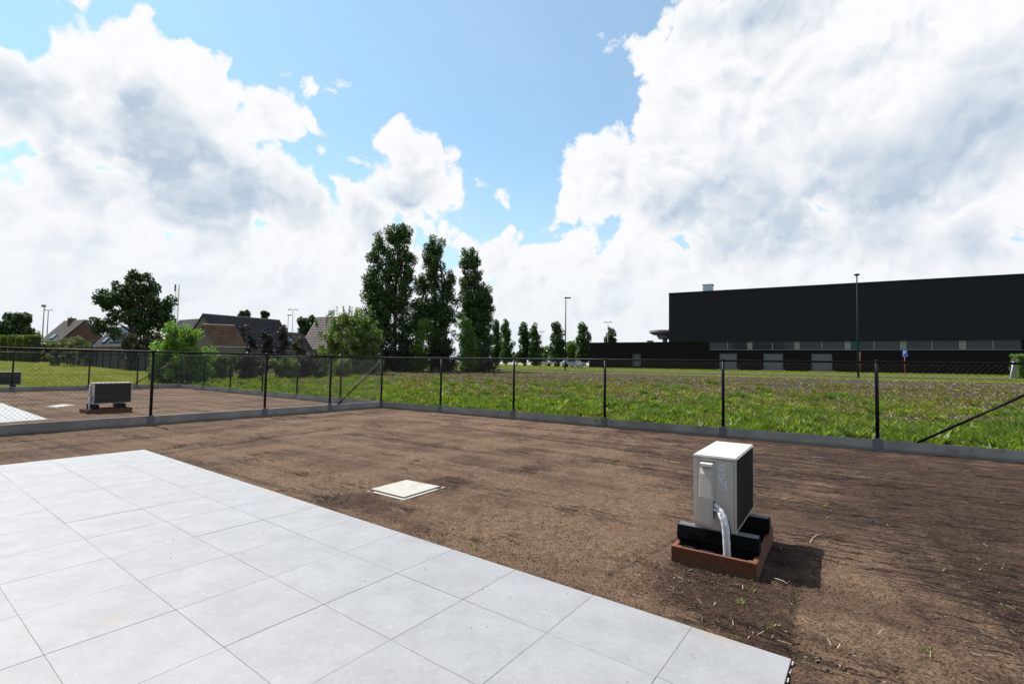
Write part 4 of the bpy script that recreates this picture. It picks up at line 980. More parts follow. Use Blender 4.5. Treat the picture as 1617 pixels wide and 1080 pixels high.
def px_lobes(base, items, depth):
    """items (px, py, rx_px, ry_px) to metre lobes relative to base"""
    o = []; k = depth / FPX
    for (px, py, rx, ry) in items:
        p = at(px, py, depth) - base; o.append((p.x, random.uniform(-0.15, 0.15) * rx * k, p.z, rx * k, rx * k * 0.9, ry * k))
    return o
# the three tall poplars
def poplar(depth, basepx, items, label, n, seed, trunkpx, leaf=0.105, per=9, m=None, clump=0.42, accent=None, grp='tall poplars', tr=0.2):
    b = ground(basepx, depth); L = px_lobes(b, items, depth); k = depth / FPX; L = [(l[0], l[1], l[2], l[3] * 1.18, l[4] * 1.18, l[5]) for l in L]
    tr_ = [((t - basepx) * k, 0.0) for t in trunkpx]
    return tree(b, label, 'poplar', L, m or M_pop, leaf, int(n * 1.45), clump, per, tr_, tr, seed, 0.9, grp, 'poplar_tree', 0.25, 0.2, 40, accent)
poplar(55, 622, [(598, 400, 11, 36), (592, 440, 16, 40), (600, 480, 24, 42), (587, 465, 14, 24), (622, 372, 11, 26), (640, 372, 9, 24), (628, 405, 18, 36), (630, 450, 26, 42), (622, 500, 32, 46), (646, 420, 8, 30), (596, 520, 22, 36),
                 (646, 530, 26, 44), (618, 555, 30, 30)], 'tallest and widest of the tall poplars, leftmost, with three tops', 21000, 1, (598, 622, 642), accent=(M_popb, 1300))
poplar(56, 688, [(678, 400, 9, 24), (690, 395, 9, 22), (685, 430, 16, 34), (682, 470, 19, 40), (710, 450, 9, 26), (708, 485, 14, 34), (668, 450, 8, 20), (688, 515, 26, 40), (690, 555, 28, 30), (662, 500, 14, 36)],
       'middle one of the tall poplars, with a side top on its right', 15000, 2, (683, 708), accent=(M_popb, 1200))
poplar(57, 750, [(735, 408, 9, 18), (748, 412, 8, 18), (743, 440, 16, 34), (750, 480, 22, 38), (768, 480, 8, 32), (738, 510, 18, 40), (756, 530, 22, 40), (765, 500, 12, 34), (748, 562, 26, 26)],
       'rightmost of the tall poplars, with a crown leaning right', 15000, 3, (742, 760), accent=(M_popb, 1200))
# undergrowth at the poplars' feet
def bush(depth, px, items, label, m, n, leaf=0.07, seed=0, clump=0.28, per=10, cat='shrub', name='shrub', grp=None, elong=1.1, surf=0.45, up=0.0, accent=None, tr=0.05, limbs=14):
    b = ground(px, depth); L = px_lobes(b, items, depth)
    if cat == 'shrub': L += [(l[0], l[1], min(l[2] * 0.45, 0.9), l[3] * 0.95, l[4], max(0.35, min(l[2] * 0.5, 0.9))) for l in L]
    return tree(b, label, cat, L, m, leaf, n, clump, per, ((0, 0), (0.25, 0.1), (-0.2, -0.1)), tr, seed, elong, grp, name, surf, up, limbs, accent, trunk_h=max(l[2] for l in L))
bush(53, 610, [(600, 565, 26, 20), (630, 560, 26, 24), (650, 568, 22, 18)], 'dark ivy-like undergrowth at the foot of the tallest poplar', M_darkl, 5200, 0.09, 11, 0.4)
bush(52.5, 664, [(664, 540, 15, 30), (660, 565, 16, 20), (672, 520, 9, 22)], 'bright green bush between the tallest and the middle poplar', M_shrub, 2400, 0.085, 12, 0.35)
bush(53, 690, [(690, 566, 18, 20), (700, 545, 12, 26), (708, 568, 16, 16)], 'dark green bush at the foot of the middle poplar', M_darkl, 2600, 0.085, 13, 0.38)
bush(52, 738, [(738, 535, 14, 34), (744, 560, 18, 24), (736, 515, 9, 20)], 'mid green bush growing up the left side of the rightmost poplar', M_popb, 2700, 0.085, 14, 0.34)
bush(53, 762, [(758, 572, 22, 14), (772, 566, 14, 16)], 'low dark bush at the foot of the rightmost poplar', M_darkl, 1700, 0.09, 15, 0.4)
# columnar street trees further off
cols_ = [(784, 105, 504, 9.5, 'leftmost of the row of columnar trees, just right of the tall poplars'), (799, 100, 505, 10, 'second columnar tree from the left, touching the leftmost'),
         (828, 100, 507, 10.5, 'third columnar tree in the row, left one of the middle pair'), (844, 98, 512, 10, 'fourth columnar tree in the row, right one of the middle pair'),
         (880, 92, 508, 12, 'columnar tree immediately left of the dark street lamp'), (921, 92, 509, 11, 'columnar tree at the left end of the black low wing')]
for k, (px, d, top, w_, lab) in enumerate(cols_):
    poplar(d, px, [(px - 1, top + 12, w_ * 0.42, 14), (px, top + 26, w_ * 0.8, 18), (px + 1, top + 46, w_ * 1.05, 20), (px, 562, w_ * 0.95, 14)], lab, 3200, 20 + k, (px,), 0.16, 10, M_pop if k % 2 else M_oak, 0.42, None, 'columnar trees along the road', 0.14)
poplar(104, 964, [(964, 524, 6, 10), (964, 536, 8.5, 14), (965, 548, 9, 16), (965, 562, 9, 12)], 'pointed tree rising behind the flat roof of the low wing', 3000, 30, (964,), 0.16, 10, M_oak, 0.4, None, 'columnar trees along the road', 0.14)
# the big broad tree at the left and its neighbours
b = ground(210, 68)
tree(b, 'big broad dark tree behind the house with the solar panels', 'tree', px_lobes(b, [(205, 450, 20, 18), (230, 452, 22, 20), (180, 465, 20, 22), (250, 478, 20, 28), (205, 480, 30, 26), (165, 480, 18, 14), (258, 500, 14, 24), (230, 505, 26, 22), (175, 520, 20, 14), (190, 500, 16, 12), (245, 530, 20, 16), (155, 515, 10, 7)], 68),
     M_oak, 0.19, 8200, 0.62, 2.3, ((0.2, 0), (-1.3, 0.2), (1.6, 0.1)), 0.30, 41, 0.9, None, 'broad_tree', 0.3, 0.0, 60, trunk_h=7.5)
bush(76, 20, [(22, 512, 18, 18), (8, 525, 18, 14), (36, 526, 14, 12), (-12, 515, 20, 16)], 'round dark tree at the left edge above the clipped hedge', M_oak, 7500, 0.17, 42, 0.6, 4, 'tree', 'round_tree', tr=0.2, limbs=30)
bush(120, 55, [(54, 532, 9, 6)], 'pale far-off tree between the round tree and the masts', M_olive, 700, 0.22, 43, 0.6, 6, 'tree', 'distant_tree')
bush(90, 386, [(382, 497, 3.5, 6), (391, 497, 3.5, 6)], 'twin treetops showing above the dark tiled roof', M_oak, 700, 0.16, 44, 0.35, 12, 'tree', 'distant_tree', tr=0.12, grp='treetops behind the roof')
bush(90, 419, [(419, 497, 5, 7)], 'single pointed treetop above the dark tiled roof', M_oak, 600, 0.16, 45, 0.35, 12, 'tree', 'distant_tree', tr=0.12, grp='treetops behind the roof')
bush(84, 486, [(480, 508, 7, 10), (494, 510, 7, 9), (486, 522, 12, 10)], 'dark trees showing left of the pinkish roof', M_oak, 1900, 0.17, 46, 0.45, 9, 'tree', 'distant_tree', tr=0.15)
# far pale trees on the horizon between the columnar ones
for k, (px, top, w_, d) in enumerate(((816, 556, 10, 190), (862, 544, 12, 150), (902, 536, 12, 130), (912, 550, 10, 130), (893, 553, 9, 150))):
    bush(d, px, [(px, (top + 572) / 2, w_, (572 - top) / 2)], ['far pale tree between the second and third columnar trees', 'far light tree right of the middle pair of columnar trees', 'far feathery tree right of the dark street lamp', 'far light bush next to the low wing', 'far low tree behind the dark street lamp'][k], M_olive if k else M_silver, 900, 0.3, 50 + k, 0.9, 2, 'tree', 'distant_tree', tr=0.12, grp='distant trees')
# shrubs near the lawn and behind the plots
bush(28.5, 288, [(280, 540, 22, 22), (262, 556, 20, 26), (305, 545, 20, 24), (322, 562, 18, 20), (290, 572, 40, 24), (258, 582, 18, 16), (272, 525, 12, 14), (300, 528, 10, 14)], 'tall bright green shrub at the end of the dark screen, left of the beige garage', M_shrub, 12000, 0.055, 61, 0.3, 10, elong=1.25)
bush(45, 548, [(548, 535, 38, 28), (520, 545, 24, 26), (578, 530, 26, 34), (550, 565, 55, 20), (545, 510, 22, 12), (570, 505, 16, 12), (590, 545, 18, 28)], 'large olive green shrub with upright shoots in front of the pinkish roof', M_olive, 15000, 0.075, 62, 0.36, 8, elong=1.5, up=0.7)
sh_b = ground(548, 45); sh_o = [o for o in bpy.data.objects if o.get('label', '').startswith('large olive green shrub')][0]; m = MB(); tips = []
for k in range(34):
    px0 = 500 + 92 * random.random(); pa = at(px0, 515 + random.uniform(-4, 14), 45 + random.uniform(-0.8, 0.8)); pb = at(px0 + random.uniform(-7, 7), 515 - random.uniform(8, 26) - 6 * (px0 > 520), pa.y)
    m.tube([tuple(pa - sh_b), tuple(pb - sh_b)], [0.012, 0.005], 4, cap=False); tips += [(pa - sh_b).lerp(pb - sh_b, t_) for t_ in (0.3, 0.5, 0.7, 0.85, 1.0)]
m.build('upright_shoots', M_bark, sh_o); tips = np.array([t_[:] for t_ in tips]); leaf_cloud('shoot_leaves', tips, np.full(len(tips), 0.10), 1900, 0.055, M_olive, sh_o, 1.4, 9, 0.8)
for k, (px, d, it, lab, m_, n_) in enumerate((
    (110, 49, [(100, 543, 18, 8), (122, 541, 16, 10), (132, 545, 10, 8)], 'silvery shrub in front of the brick gable house', M_silver, 3200),
    (88, 48, [(88, 546, 12, 6)], 'small yellow green shrub left of the silvery shrub', M_hedge, 1200),
    (210, 43, [(205, 540, 12, 16), (214, 552, 12, 14)], 'bronze leaved bush below the solar panels', M_brownl, 3200),
    (232, 43, [(232, 538, 12, 16), (240, 552, 14, 14)], 'dull dark bush right of the bronze one under the solar panels', M_coni, 3000),
    (252, 44, [(254, 535, 9, 18), (256, 552, 10, 14)], 'thin dark bush against the trunk of the big broad tree', M_brownl, 2200),
    (389, 47, [(389, 520, 5, 11), (389, 534, 9, 13), (390, 550, 12, 16)], 'leftmost of the three dull conical bushes before the dark tiled roof', M_coni, 4200),
    (418, 47, [(418, 524, 5, 11), (418, 538, 9, 13), (419, 554, 12, 16)], 'middle one of the three dull conical bushes before the dark tiled roof', M_coni, 4200),
    (447, 47, [(447, 524, 5, 11), (447, 538, 9, 13), (448, 554, 12, 16)], 'rightmost of the three dull conical bushes before the dark tiled roof', M_coni, 4200),
    (471, 46, [(471, 544, 10, 13), (474, 556, 10, 8)], 'bronze round bush left of the pinkish roof', M_brownl, 2400))):
    bush(d, px, it, lab, m_, n_, 0.06, 70 + k, 0.24, 12)
for k, (px, w_, h_, d, lab) in enumerate(((350, 22, 12, 33, 'low dark bush behind the rear fence, right of the bright shrub'), (392, 26, 15, 34, 'low dark bush behind the rear fence under the tiled garage'), (440, 24, 12, 35, 'low dark bush behind the rear fence before the conical bushes'),
                                          (484, 26, 14, 37, 'low dark bush behind the rear fence under the pinkish roof'), (530, 26, 10, 39, 'low dark bush at the foot of the large olive shrub'))):
    bush(d, px, [(px, 584 - h_ * 0.9, w_, h_), (px + 12, 582 - h_ * 0.6, w_ * 0.8, h_ * 0.8)], lab, M_darkl if k % 2 else M_olive, 3200, 0.065, 85 + k, 0.28, 8, grp='low bushes along the far edge of the field')
# clipped hedges
def hedge(pts, w_, h_, label, m_, n, leaf, z0=None):
    a, b = pts; d = (b - a); L = d.length; ang = math.atan2(d.y, d.x); root = empty('clipped_hedge', a, ang, label, 'hedge')
    g = np.random.default_rng(int(n)); u = g.random((n, 3)); f = g.integers(0, 3, n)
    u[:, 2] = np.where(f == 0, 1.0, u[:, 2]); u[:, 1] = np.where(f == 1, 0.0, np.where(f == 2, g.integers(0, 2, n), u[:, 1]))
    P = u * np.array([L, w_, h_]) + np.array([0, -w_ / 2, 0]) + g.normal(0, 0.055, (n, 3)); P[:, 2] += 0.06 * np.sin(P[:, 0] * 2.1) * (u[:, 2] > 0.8)
    P[:, 1] += 0.1 * np.sin(P[:, 0] * 3.3)
    t = g.normal(0, 1, (n, 3)); t /= np.linalg.norm(t, axis=1)[:, None]; q = np.cross(t, g.normal(0, 1, (n, 3))); q /= np.linalg.norm(q, axis=1)[:, None]
    V = np.stack([P - t * leaf, P + q * leaf * .6, P + t * leaf, P - q * leaf * .6], 1).reshape(-1, 3)
    mesh_np('leaves', V, np.arange(n * 4).reshape(n, 4), m_, root)
    m = MB(); m.box((0.1, -w_ / 2 + 0.12, -0.3), (L - 0.1, w_ / 2 - 0.12, h_ - 0.15)); m.build('twigs', plain('hedge_inside', (0.02, 0.025, 0.012), 0.9), root)
    return root
a = ground(-30, 62); b = ground(56, 56); hedge((a, b), 1.0, at(30, 532, 59).z - a.z, 'yellow green clipped hedge at the left edge behind the dark screen', M_hedge, 9000, 0.11)
a = hit(1601, 597.5); b = a + Vector((7, -2.4, 0)); hedge((a, b), 1.2, at(1605, 562, a.y).z - a.z, 'bright green clipped hedge at the right edge beside the leaning post', M_shrub, 9000, 0.09)

# ------------------------------------------------------------------ dark garden screen on the lawn's far side
scr = [(-60, 566.5, 75), (0, 568.3, 67), (38, 570, 62), (62, 571.5, 59), (110, 574.5, 53), (162, 579.5, 46.5), (245, 584.5, 40.5)]
root = None; mats_s = [plain('dark_green_screen', (0.005, 0.020, 0.018), 0.6), plain('dark_green_screen', (0.005, 0.020, 0.018), 0.6), plain('dark_green_screen', (0, 0, 0)), plain('black_green_screen', (0.005, 0.008, 0.011), 0.6), plain('black_green_screen', (0, 0, 0)), plain('blue_black_screen', (0.006, 0.012, 0.016), 0.7)]
pts = [ground(p[0], p[2]) for p in scr]
root = empty('garden_screen', pts[0], 0, 'dark green and black garden screen fence along the far side of the lawn', 'fence')
for k in range(len(pts) - 1):
    a, b = pts[k] - pts[0], pts[k + 1] - pts[0]; nseg = max(1, round((b - a).length / 1.9))
    for q in range(nseg):
        p0 = a.lerp(b, q / nseg); p1 = a.lerp(b, (q + 1) / nseg); d = (p1 - p0); d.z = 0; d.normalize(); nn = Vector((-d.y, d.x, 0)) * 0.03
        hh = 1.75 + 0.05 * math.sin(k * 3 + q * 1.7)
        m = MB(); m.prism([p0 + d * 0.04 + Vector((0, 0, -.1)), p1 - d * 0.04 + Vector((0, 0, -.1)), p1 - d * 0.04 + Vector((0, 0, hh)), p0 + d * 0.04 + Vector((0, 0, hh))], nn); m.build('panel', mats_s[k], root)
        m = MB(); m.box((p0.x - 0.04, p0.y - 0.05, p0.z - 0.2), (p0.x + 0.04, p0.y + 0.03, p0.z + 1.82)); m.build('post', M_black if k != 4 or q else M_grey_metal, root)

# ------------------------------------------------------------------ houses behind the lawn
def f_brick(c1, c2, mo):
    def f(t):
        p = obj_co(t); g = t.n('ShaderNodeNewGeometry'); q = t.n('ShaderNodeSeparateXYZ'); t.set(q, 0, p); cb = t.n('ShaderNodeCombineXYZ')
        t.set(cb, 0, t.m('ADD', q.outputs[0], q.outputs[1])); t.set(cb, 1, q.outputs[2])
        b = t.n('ShaderNodeTexBrick'); t.set(b, 'Vector', cb.outputs[0]); t.set(b, 'Scale', 1.0); t.set(b, 'Brick Width', 0.22); t.set(b, 'Row Height', 0.07); t.set(b, 'Mortar Size', 0.007)
        t.set(b, 'Color1', (*c1, 1)); t.set(b, 'Color2', (*c2, 1)); t.set(b, 'Mortar', (*mo, 1))
        return bsdf(t, t.mix(t.ramp(t.noise(p, 0.8, 4), 0.35, 0.7), b.outputs[0], c1), 0.85)
    return f
M_brick = mat('red_brown_brick', f_brick((0.11, 0.045, 0.032), (0.07, 0.03, 0.024), (0.085, 0.07, 0.065)))
M_beige = plain('beige_render', (0.13, 0.115, 0.085), 0.85, scale=2)
def roofm(nm, c1, c2):
    def f(t):
        p = obj_co(t); g = t.n('ShaderNodeNewGeometry')
        return bsdf(t, t.mix(t.ramp(t.noise(p, 1.2, 6, 0.7), 0.3, 0.7), c1, c2), 0.75, bump=t.noise(p, 9, 4), bs=0.4, bd=0.03)
    return mat(nm, f)
R_dark = roofm('dark_grey_roof_tiles', (0.033, 0.033, 0.036), (0.060, 0.060, 0.064)); R_brown = roofm('brown_grey_roof_tiles', (0.065, 0.06, 0.055), (0.10, 0.093, 0.086))
R_orange = roofm('weathered_orange_roof_tiles', (0.095, 0.05, 0.028), (0.17, 0.11, 0.062)); R_pink = roofm('pinkish_roof_tiles', (0.19, 0.145, 0.13), (0.28, 0.225, 0.205))
M_gutter = plain('pale_gutter', (0.4, 0.4, 0.42), 0.5)
def house(label, depth, apex, eL, eR, far, wall, roofmat, courses, depth_far=None, cat='house', name='house'):
    """near gable given by three image corners at one depth; ridge runs to 'far' (px)"""
    A_, L_, R_ = at(*apex, depth), at(*eL, depth), at(*eR, depth)
    z = A_.z - CAMH; d = ray(*far); yf = z / d[2] if depth_far is None else depth_far
    Fp = Vector((d[0] / d[1], 1, 0)); yf = (A_.z - CAMH) / (d[2] / d[1]) if depth_far is None else depth_far
    V_ = Vector((Fp.x * yf - A_.x, yf - A_.y, 0))
    zg = min(float(terrain(A_.x, A_.y)), 1.17) - 0.1; root = empty(name, (A_.x, A_.y, zg), 0, label, cat)
    o = Vector((A_.x, A_.y, zg)); A_, L_, R_ = A_ - o, L_ - o, R_ - o
    G0, G1 = Vector((L_.x, L_.y, -0.2)), Vector((R_.x, R_.y, -0.2)); sh = V_.normalized() * 0.12
    m = MB(); m.prism([G0 + sh, G1 + sh, R_ + sh + Vector((0, 0, -.12)), A_ + sh + Vector((0, 0, -.12)), L_ + sh + Vector((0, 0, -.12))], V_ - sh * 2); m.build('wall', wall, root)
    nv = V_.normalized()
    for e in (L_, R_):
        s = e - A_; nrm = s.cross(V_).normalized(); nrm = nrm if nrm.z > 0 else -nrm; over = s * 1.04
        m = MB()
        for c in range(courses):
            p0 = A_ + over * (c / courses) + nrm * 0.02; p1 = A_ + over * ((c + 1.0) / courses) + nrm * 0.09
            m.prism([p0, p0 + nrm * 0.03, p1 + nrm * 0.03, p1 - nrm * 0.06], V_)
        m.build('roof_slope', roofmat, root)
        m = MB(); q = A_ + over + nrm * 0.0; m.tube([q - Vector((0, 0, .05)), q + V_ - Vector((0, 0, .05))], 0.07, 8); m.build('gutter', M_gutter, root, smooth=True)
    m = MB(); m.tube([A_ + Vector((0, 0, .06)), A_ + V_ + Vector((0, 0, .06))], 0.10, 8); m.build('ridge_cap', roofmat, root)
    return root, A_, L_, R_, V_
rt, A_, L_, R_, V_ = house('brick house with a steep gable and a chimney at the far left', 80, (135, 506), (97, 537), (168, 537), (101, 508), M_brick, R_brown, 22)
m = MB(); c = A_ + V_ * 0.62; m.box((c.x - 0.45, c.y - 0.35, c.z - 0.9), (c.x + 0.45, c.y + 0.35, c.z + 0.42)); ch = m.build('chimney', M_brick, rt)
m = MB(); m.box((c.x - 0.5, c.y - 0.4, c.z + 0.42), (c.x + 0.5, c.y + 0.4, c.z + 0.5)); m.tube([(c.x - 0.2, c.y, c.z + 0.5), (c.x - 0.2, c.y, c.z + 0.75)], 0.09, 8); m.build('chimney_cap', M_clamp, ch)
def on_slope(A_, E_, V_, u0, u1, v0, v1, root, name, m_, h=0.12, z0=0.10):
    """flat panel lying on a roof slope; u along the ridge, v down the slope"""
    s = E_ - A_; nrm = s.cross(V_).normalized(); nrm = nrm if nrm.z > 0 else -nrm
    P = [A_ + V_ * u + s * v + nrm * z0 for u, v in ((u0, v0), (u1, v0), (u1, v1), (u0, v1))]
    m = MB(); m.prism(P, nrm * h); return m.build(name, m_, root)
M_panel = mat('solar_cells', lambda t: bsdf(t, (0.015, 0.025, 0.06), 0.18, spec=0.7))
M_sky = mat('roof_window_glass', lambda t: bsdf(t, (0.25, 0.28, 0.3), 0.08, 0.6))
on_slope(A_, L_, V_, 0.45, 0.62, 0.72, 0.92, rt, 'roof_window', M_sky)
w0 = R_.lerp(L_, 0.22); m = MB(); m.box((w0.x - 0.9, w0.y - 0.06, w0.z - 1.5), (w0.x + 0.9, w0.y + 0.16, w0.z - 0.05)); wn = m.build('window', M_glass, rt)
m = MB(); m.box((w0.x - 0.97, w0.y - 0.09, w0.z - 1.57), (w0.x + 0.97, w0.y - 0.05, w0.z - 1.5)); m.box((w0.x - 0.97, w0.y - 0.09, w0.z - 0.05), (w0.x + 0.97, w0.y - 0.05, w0.z + 0.03)); m.box((w0.x - 0.03, w0.y - 0.09, w0.z - 1.5), (w0.x + 0.03, w0.y - 0.05, w0.z - 0.05)); m.build('window_frame', M_clamp, wn)
rt, A_, L_, R_, V_ = house('house with dark roof and solar panels under the big broad tree', 72, (223, 516.5), (193, 545), (252, 545), (178, 518), M_brick, R_dark, 18)
for a in range(3):
    for c in range(3): on_slope(A_, L_, V_, 0.06 + 0.17 * a, 0.22 + 0.17 * a, 0.08 + 0.26 * c, 0.32 + 0.26 * c, rt, 'solar_panel', M_panel, 0.05, 0.14)
on_slope(A_, L_, V_, 0.68, 0.80, 0.58, 0.84, rt, 'roof_window', M_sky)
house('grey roofed house half hidden behind the dark tiled roof', 70, (326, 504), (302, 535), (350, 535), (283, 507), M_beige, R_dark, 18)
rt, A_, L_, R_, V_ = house('long house with a dark tiled roof behind the conical bushes', 52, (319.4, 497), (300, 526), (350, 548), (441.5, 507), M_beige, R_dark, 20)
m = MB(); q = A_ + V_ * 1.0; m.prism([q + (R_ - A_) * 0.42, q + (R_ - A_) * 1.0, q + (R_ - A_) * 1.0 + V_ * 0.24, q + (R_ - A_) * 0.42 + V_ * 0.24], Vector((0, 0, 0.12))); m.build('lower_roof', R_dark, rt)
m = MB(); q2_ = q + (R_ - A_) * 0.44; m.box((q2_.x - 0.1, q2_.y + 0.2, -0.2), (q2_.x + V_.x * 0.24, q2_.y + 1.5, q2_.z - 0.02)); m.build('extension_wall', M_beige, rt)
on_slope(A_, R_, V_, 0.93, 1.0, 0.62, 0.75, rt, 'roof_window', M_sky)
rt, A_, L_, R_, V_ = house('small beige garage with an orange tiled roof in front of the long house', 43.5, (320, 514), (299, 542), (338, 545), (371, 516), M_beige, R_orange, 11, None, 'garage', 'garage')
rt, A_, L_, R_, V_ = house('house with a pinkish roof partly hidden by the large olive shrub', 60, (562, 500), (533, 549), (600, 549), (501, 502.6), M_beige, R_pink, 18)

# shed roof and low wall pieces behind the screen
b = ground(60, 60); root = empty('garden_shed', b, R(8), 'low dark garden shed between the clipped hedge and the silvery shrub', 'shed')
zt = at(60, 541.5, 60).z - b.z
m = MB(); m.box((-1.2, 0, -0.2), (1.9, 2.2, zt - 0.2)); m.build('wall', plain('dark_timber', (0.03, 0.028, 0.026), 0.8), root)
m = MB(); m.prism([(-1.4, -0.2, zt - 0.2), (2.1, -0.2, zt - 0.2), (2.1, 2.4, zt - 0.05), (-1.4, 2.4, zt - 0.05)], (0, 0, 0.12)); m.build('roof', R_dark, root)

# ------------------------------------------------------------------ parked cars and barrier, far off by the columnar trees
def far_car(px, depth, col, label, ang):
    b = ground(px, depth); root = empty('parked_car', b, R(ang), label, 'car', 'cars parked beyond the columnar trees')
    body = [(-2.1, 0.35), (-2.15, 0.75), (-1.75, 0.92), (-1.1, 1.42), (0.55, 1.45), (1.25, 0.95), (2.05, 0.82), (2.15, 0.40), (1.9, 0.28), (-1.9, 0.28)]
    m = MB(); m.prism([(x, -0.85, z) for x, z in body], (0, 1.7, 0)); m.build('body', plain('car_paint_' + label.split()[0], col, 0.3), root)
    for s in (-0.865, 0.853):
        m = MB(); m.prism([(-1.35, s, 0.95), (-0.95, s, 1.35), (0.45, s, 1.37), (0.98, s, 0.95)], (0, 0.012, 0)); m.build('side_window', M_glass, root)
    for x in (-1.35, 1.35):
        for y in (-0.9, 0.7): m = MB(); m.tube([(x, y, 0.32), (x, y + 0.2, 0.32)], 0.32, 14); m.build('wheel', M_rubber, root)
far_car(905, 84, (0.25, 0.30, 0.38), 'blue grey car parked just left of the low wing', 6)
far_car(893, 96, (0.5, 0.5, 0.52), 'silver car parked behind the dark street lamp', 175)
far_car(857, 110, (0.6, 0.6, 0.62), 'white car parked far off right of the middle columnar pair', 4)
b = ground(916, 78); root = empty('striped_barrier', b, R(20), 'slanting white barrier bars left of the low wing', 'barrier')
for k in range(2):
    m = MB(); m.tube([(-0.9 + k * 0.5, 0, 1.35), (0.2 + k * 0.5, 0, 0.1)], 0.07, 6); m.build('bar', M_signw, root)
m = MB(); m.box((-1.3, -0.1, 0), (1.4, 0.1, 0.1)); m.build('foot', M_grey_metal, root)

# ------------------------------------------------------------------ field plants
def seg_sample(n, dmin, dmax, power=1.0):
    """scatter positions beyond the fences, denser near the plots; returns x, y, distance from the fence"""
    r = dmin * (dmax / dmin) ** (rng.random(n) ** power); a = (rng.random(n) * 2 - 1) * R(49)
    x = r * np.sin(a); y = r * np.cos(a); d = outside_dist(x, y); k = d > 0.10
    return x[k], y[k], d[k]
def blades(name, P, nb, h, w_, m, spread, lean=0.4, kind='stuff', wide=False):
    """P (n,3) tuft positions with per tuft height h; nb blades each"""
    n = len(P); N = n * nb; base = np.repeat(P, nb, 0); hh = np.repeat(h, nb) * (0.55 + 0.6 * rng.random(N))
    a = rng.random(N) * 6.283; sp = np.repeat(spread, nb) * rng.random(N) ** 0.6 if np.ndim(spread) else spread * rng.random(N) ** 0.6
    base = base + np.stack([np.cos(a) * sp, np.sin(a) * sp, np.zeros(N)], 1)
    b2 = rng.random(N) * 6.283; wd = w_ * (0.6 + 0.8 * rng.random(N)); side = np.stack([np.cos(b2) * wd, np.sin(b2) * wd, np.zeros(N)], 1)
    dr = np.stack([np.cos(a), np.sin(a), np.zeros(N)], 1) * (lean * hh * (0.3 + rng.random(N)))[:, None]
    tip = base + dr + np.stack([np.zeros(N), np.zeros(N), hh], 1)
    if wide:
        mid = base + dr * 0.45 + np.stack([np.zeros(N), np.zeros(N), hh * 0.62], 1)
        V = np.stack([base, mid + side, tip, mid - side], 1).reshape(-1, 3); F_ = np.arange(N * 4).reshape(N, 4)
    else:
        V = np.stack([base - side, base + side, tip], 1).reshape(-1, 3); F_ = np.arange(N * 3).reshape(N, 3)
    return tag(mesh_np(name, V, F_, m), kind=kind)
def tz3(x, y, dz=0.0): return np.stack([x, y, terrain(x, y) + dz], 1)
# lush strip along the fence, thinning into the stubble; the lawn side is kept mown
x, y, d = seg_sample(42000, 9, 60, 1.05); lawn_side = x + 0.62 * y < -1.0
pat_ = vnoise(x * 0.45, y * 0.45, 31) * 0.7 + vnoise(x * 1.6, y * 1.6, 32) * 0.5
pr = np.clip((1.15 - d / 9.0) * np.clip(2.4 * pat_ - 0.75, 0.08, 1), 0.0, 1) + np.clip((pat_ - 0.66) * 3.2, 0, 0.6) * np.clip(1.2 - d / 16, 0.0, 1)
k = (rng.random(len(x)) < pr) & ~lawn_side & (d < 39); x1, y1, d1_ = x[k], y[k], d[k]
h = (0.05 + 0.17 * rng.random(len(x1)) ** 2) * (0.75 + 0.6 * vnoise(x1 * 0.8, y1 * 0.8, 33)) * np.clip(1.25 - d1_ / 40, 0.5, 1.2)
half = rng.random(len(x1)) < 0.5
blades('broadleaf_weeds', tz3(x1[half], y1[half], -0.02), 8, h[half], 0.030, M_weed, 0.10, 0.9, wide=True)
k = rng.random(len(x1)) < 0.12
blades('seeding_stems', tz3(x1[k], y1[k], -0.02), 3, 0.22 + 0.22 * rng.random(int(k.sum())), 0.005, M_weed2, 0.05, 0.35)
blades('tall_grass', tz3(x1[~half], y1[~half], -0.02), 10, h[~half] * 1.3, 0.006, M_grassb, 0.07, 0.45)
# mounds of lush weeds, each a knot of big leaves
def mounds(name, n, dmax, m, hmin, hmax, seed, leaf_w=0.035, nb=7):
    g = np.random.default_rng(seed); r = 9 * (46 / 9) ** (g.random(n * 4) ** 0.9); a = (g.random(n * 4) * 2 - 1) * R(49); mx_, my_ = r * np.sin(a), r * np.cos(a); dd = outside_dist(mx_, my_)
    k = (dd > 0.15) & (dd < dmax) & (mx_ + 0.62 * my_ > -0.5); mx_, my_ = mx_[k][:n], my_[k][:n]; q = len(mx_); per = 26; R_m = 0.10 + 0.22 * g.random(q); H_m = hmin + (hmax - hmin) * g.random(q)
    rr_ = g.random((q, per)) ** 0.6; aa_ = g.random((q, per)) * 6.283; X_m = (mx_[:, None] + np.cos(aa_) * rr_ * R_m[:, None]).ravel(); Y_m = (my_[:, None] + np.sin(aa_) * rr_ * R_m[:, None]).ravel()
    hm = (H_m[:, None] * (1.1 - 0.75 * rr_ ** 2)).ravel(); ok_ = outside_dist(X_m, Y_m) > 0.15; X_m, Y_m, hm = X_m[ok_], Y_m[ok_], hm[ok_]
    blades(name, tz3(X_m, Y_m, -0.02), nb, hm, leaf_w, m, 0.05, 0.8, wide=True)
mounds('lush_weed_mounds', 420, 5.0, M_weed, 0.12, 0.30, 61); mounds('bright_weed_mounds', 260, 12, M_weed3, 0.10, 0.22, 62); mounds('olive_weed_mounds', 700, 28, M_weed2, 0.08, 0.18, 63, 0.028, 5); mounds('grassy_mounds', 160, 16, M_grassb, 0.18, 0.36, 64, 0.008, 12)
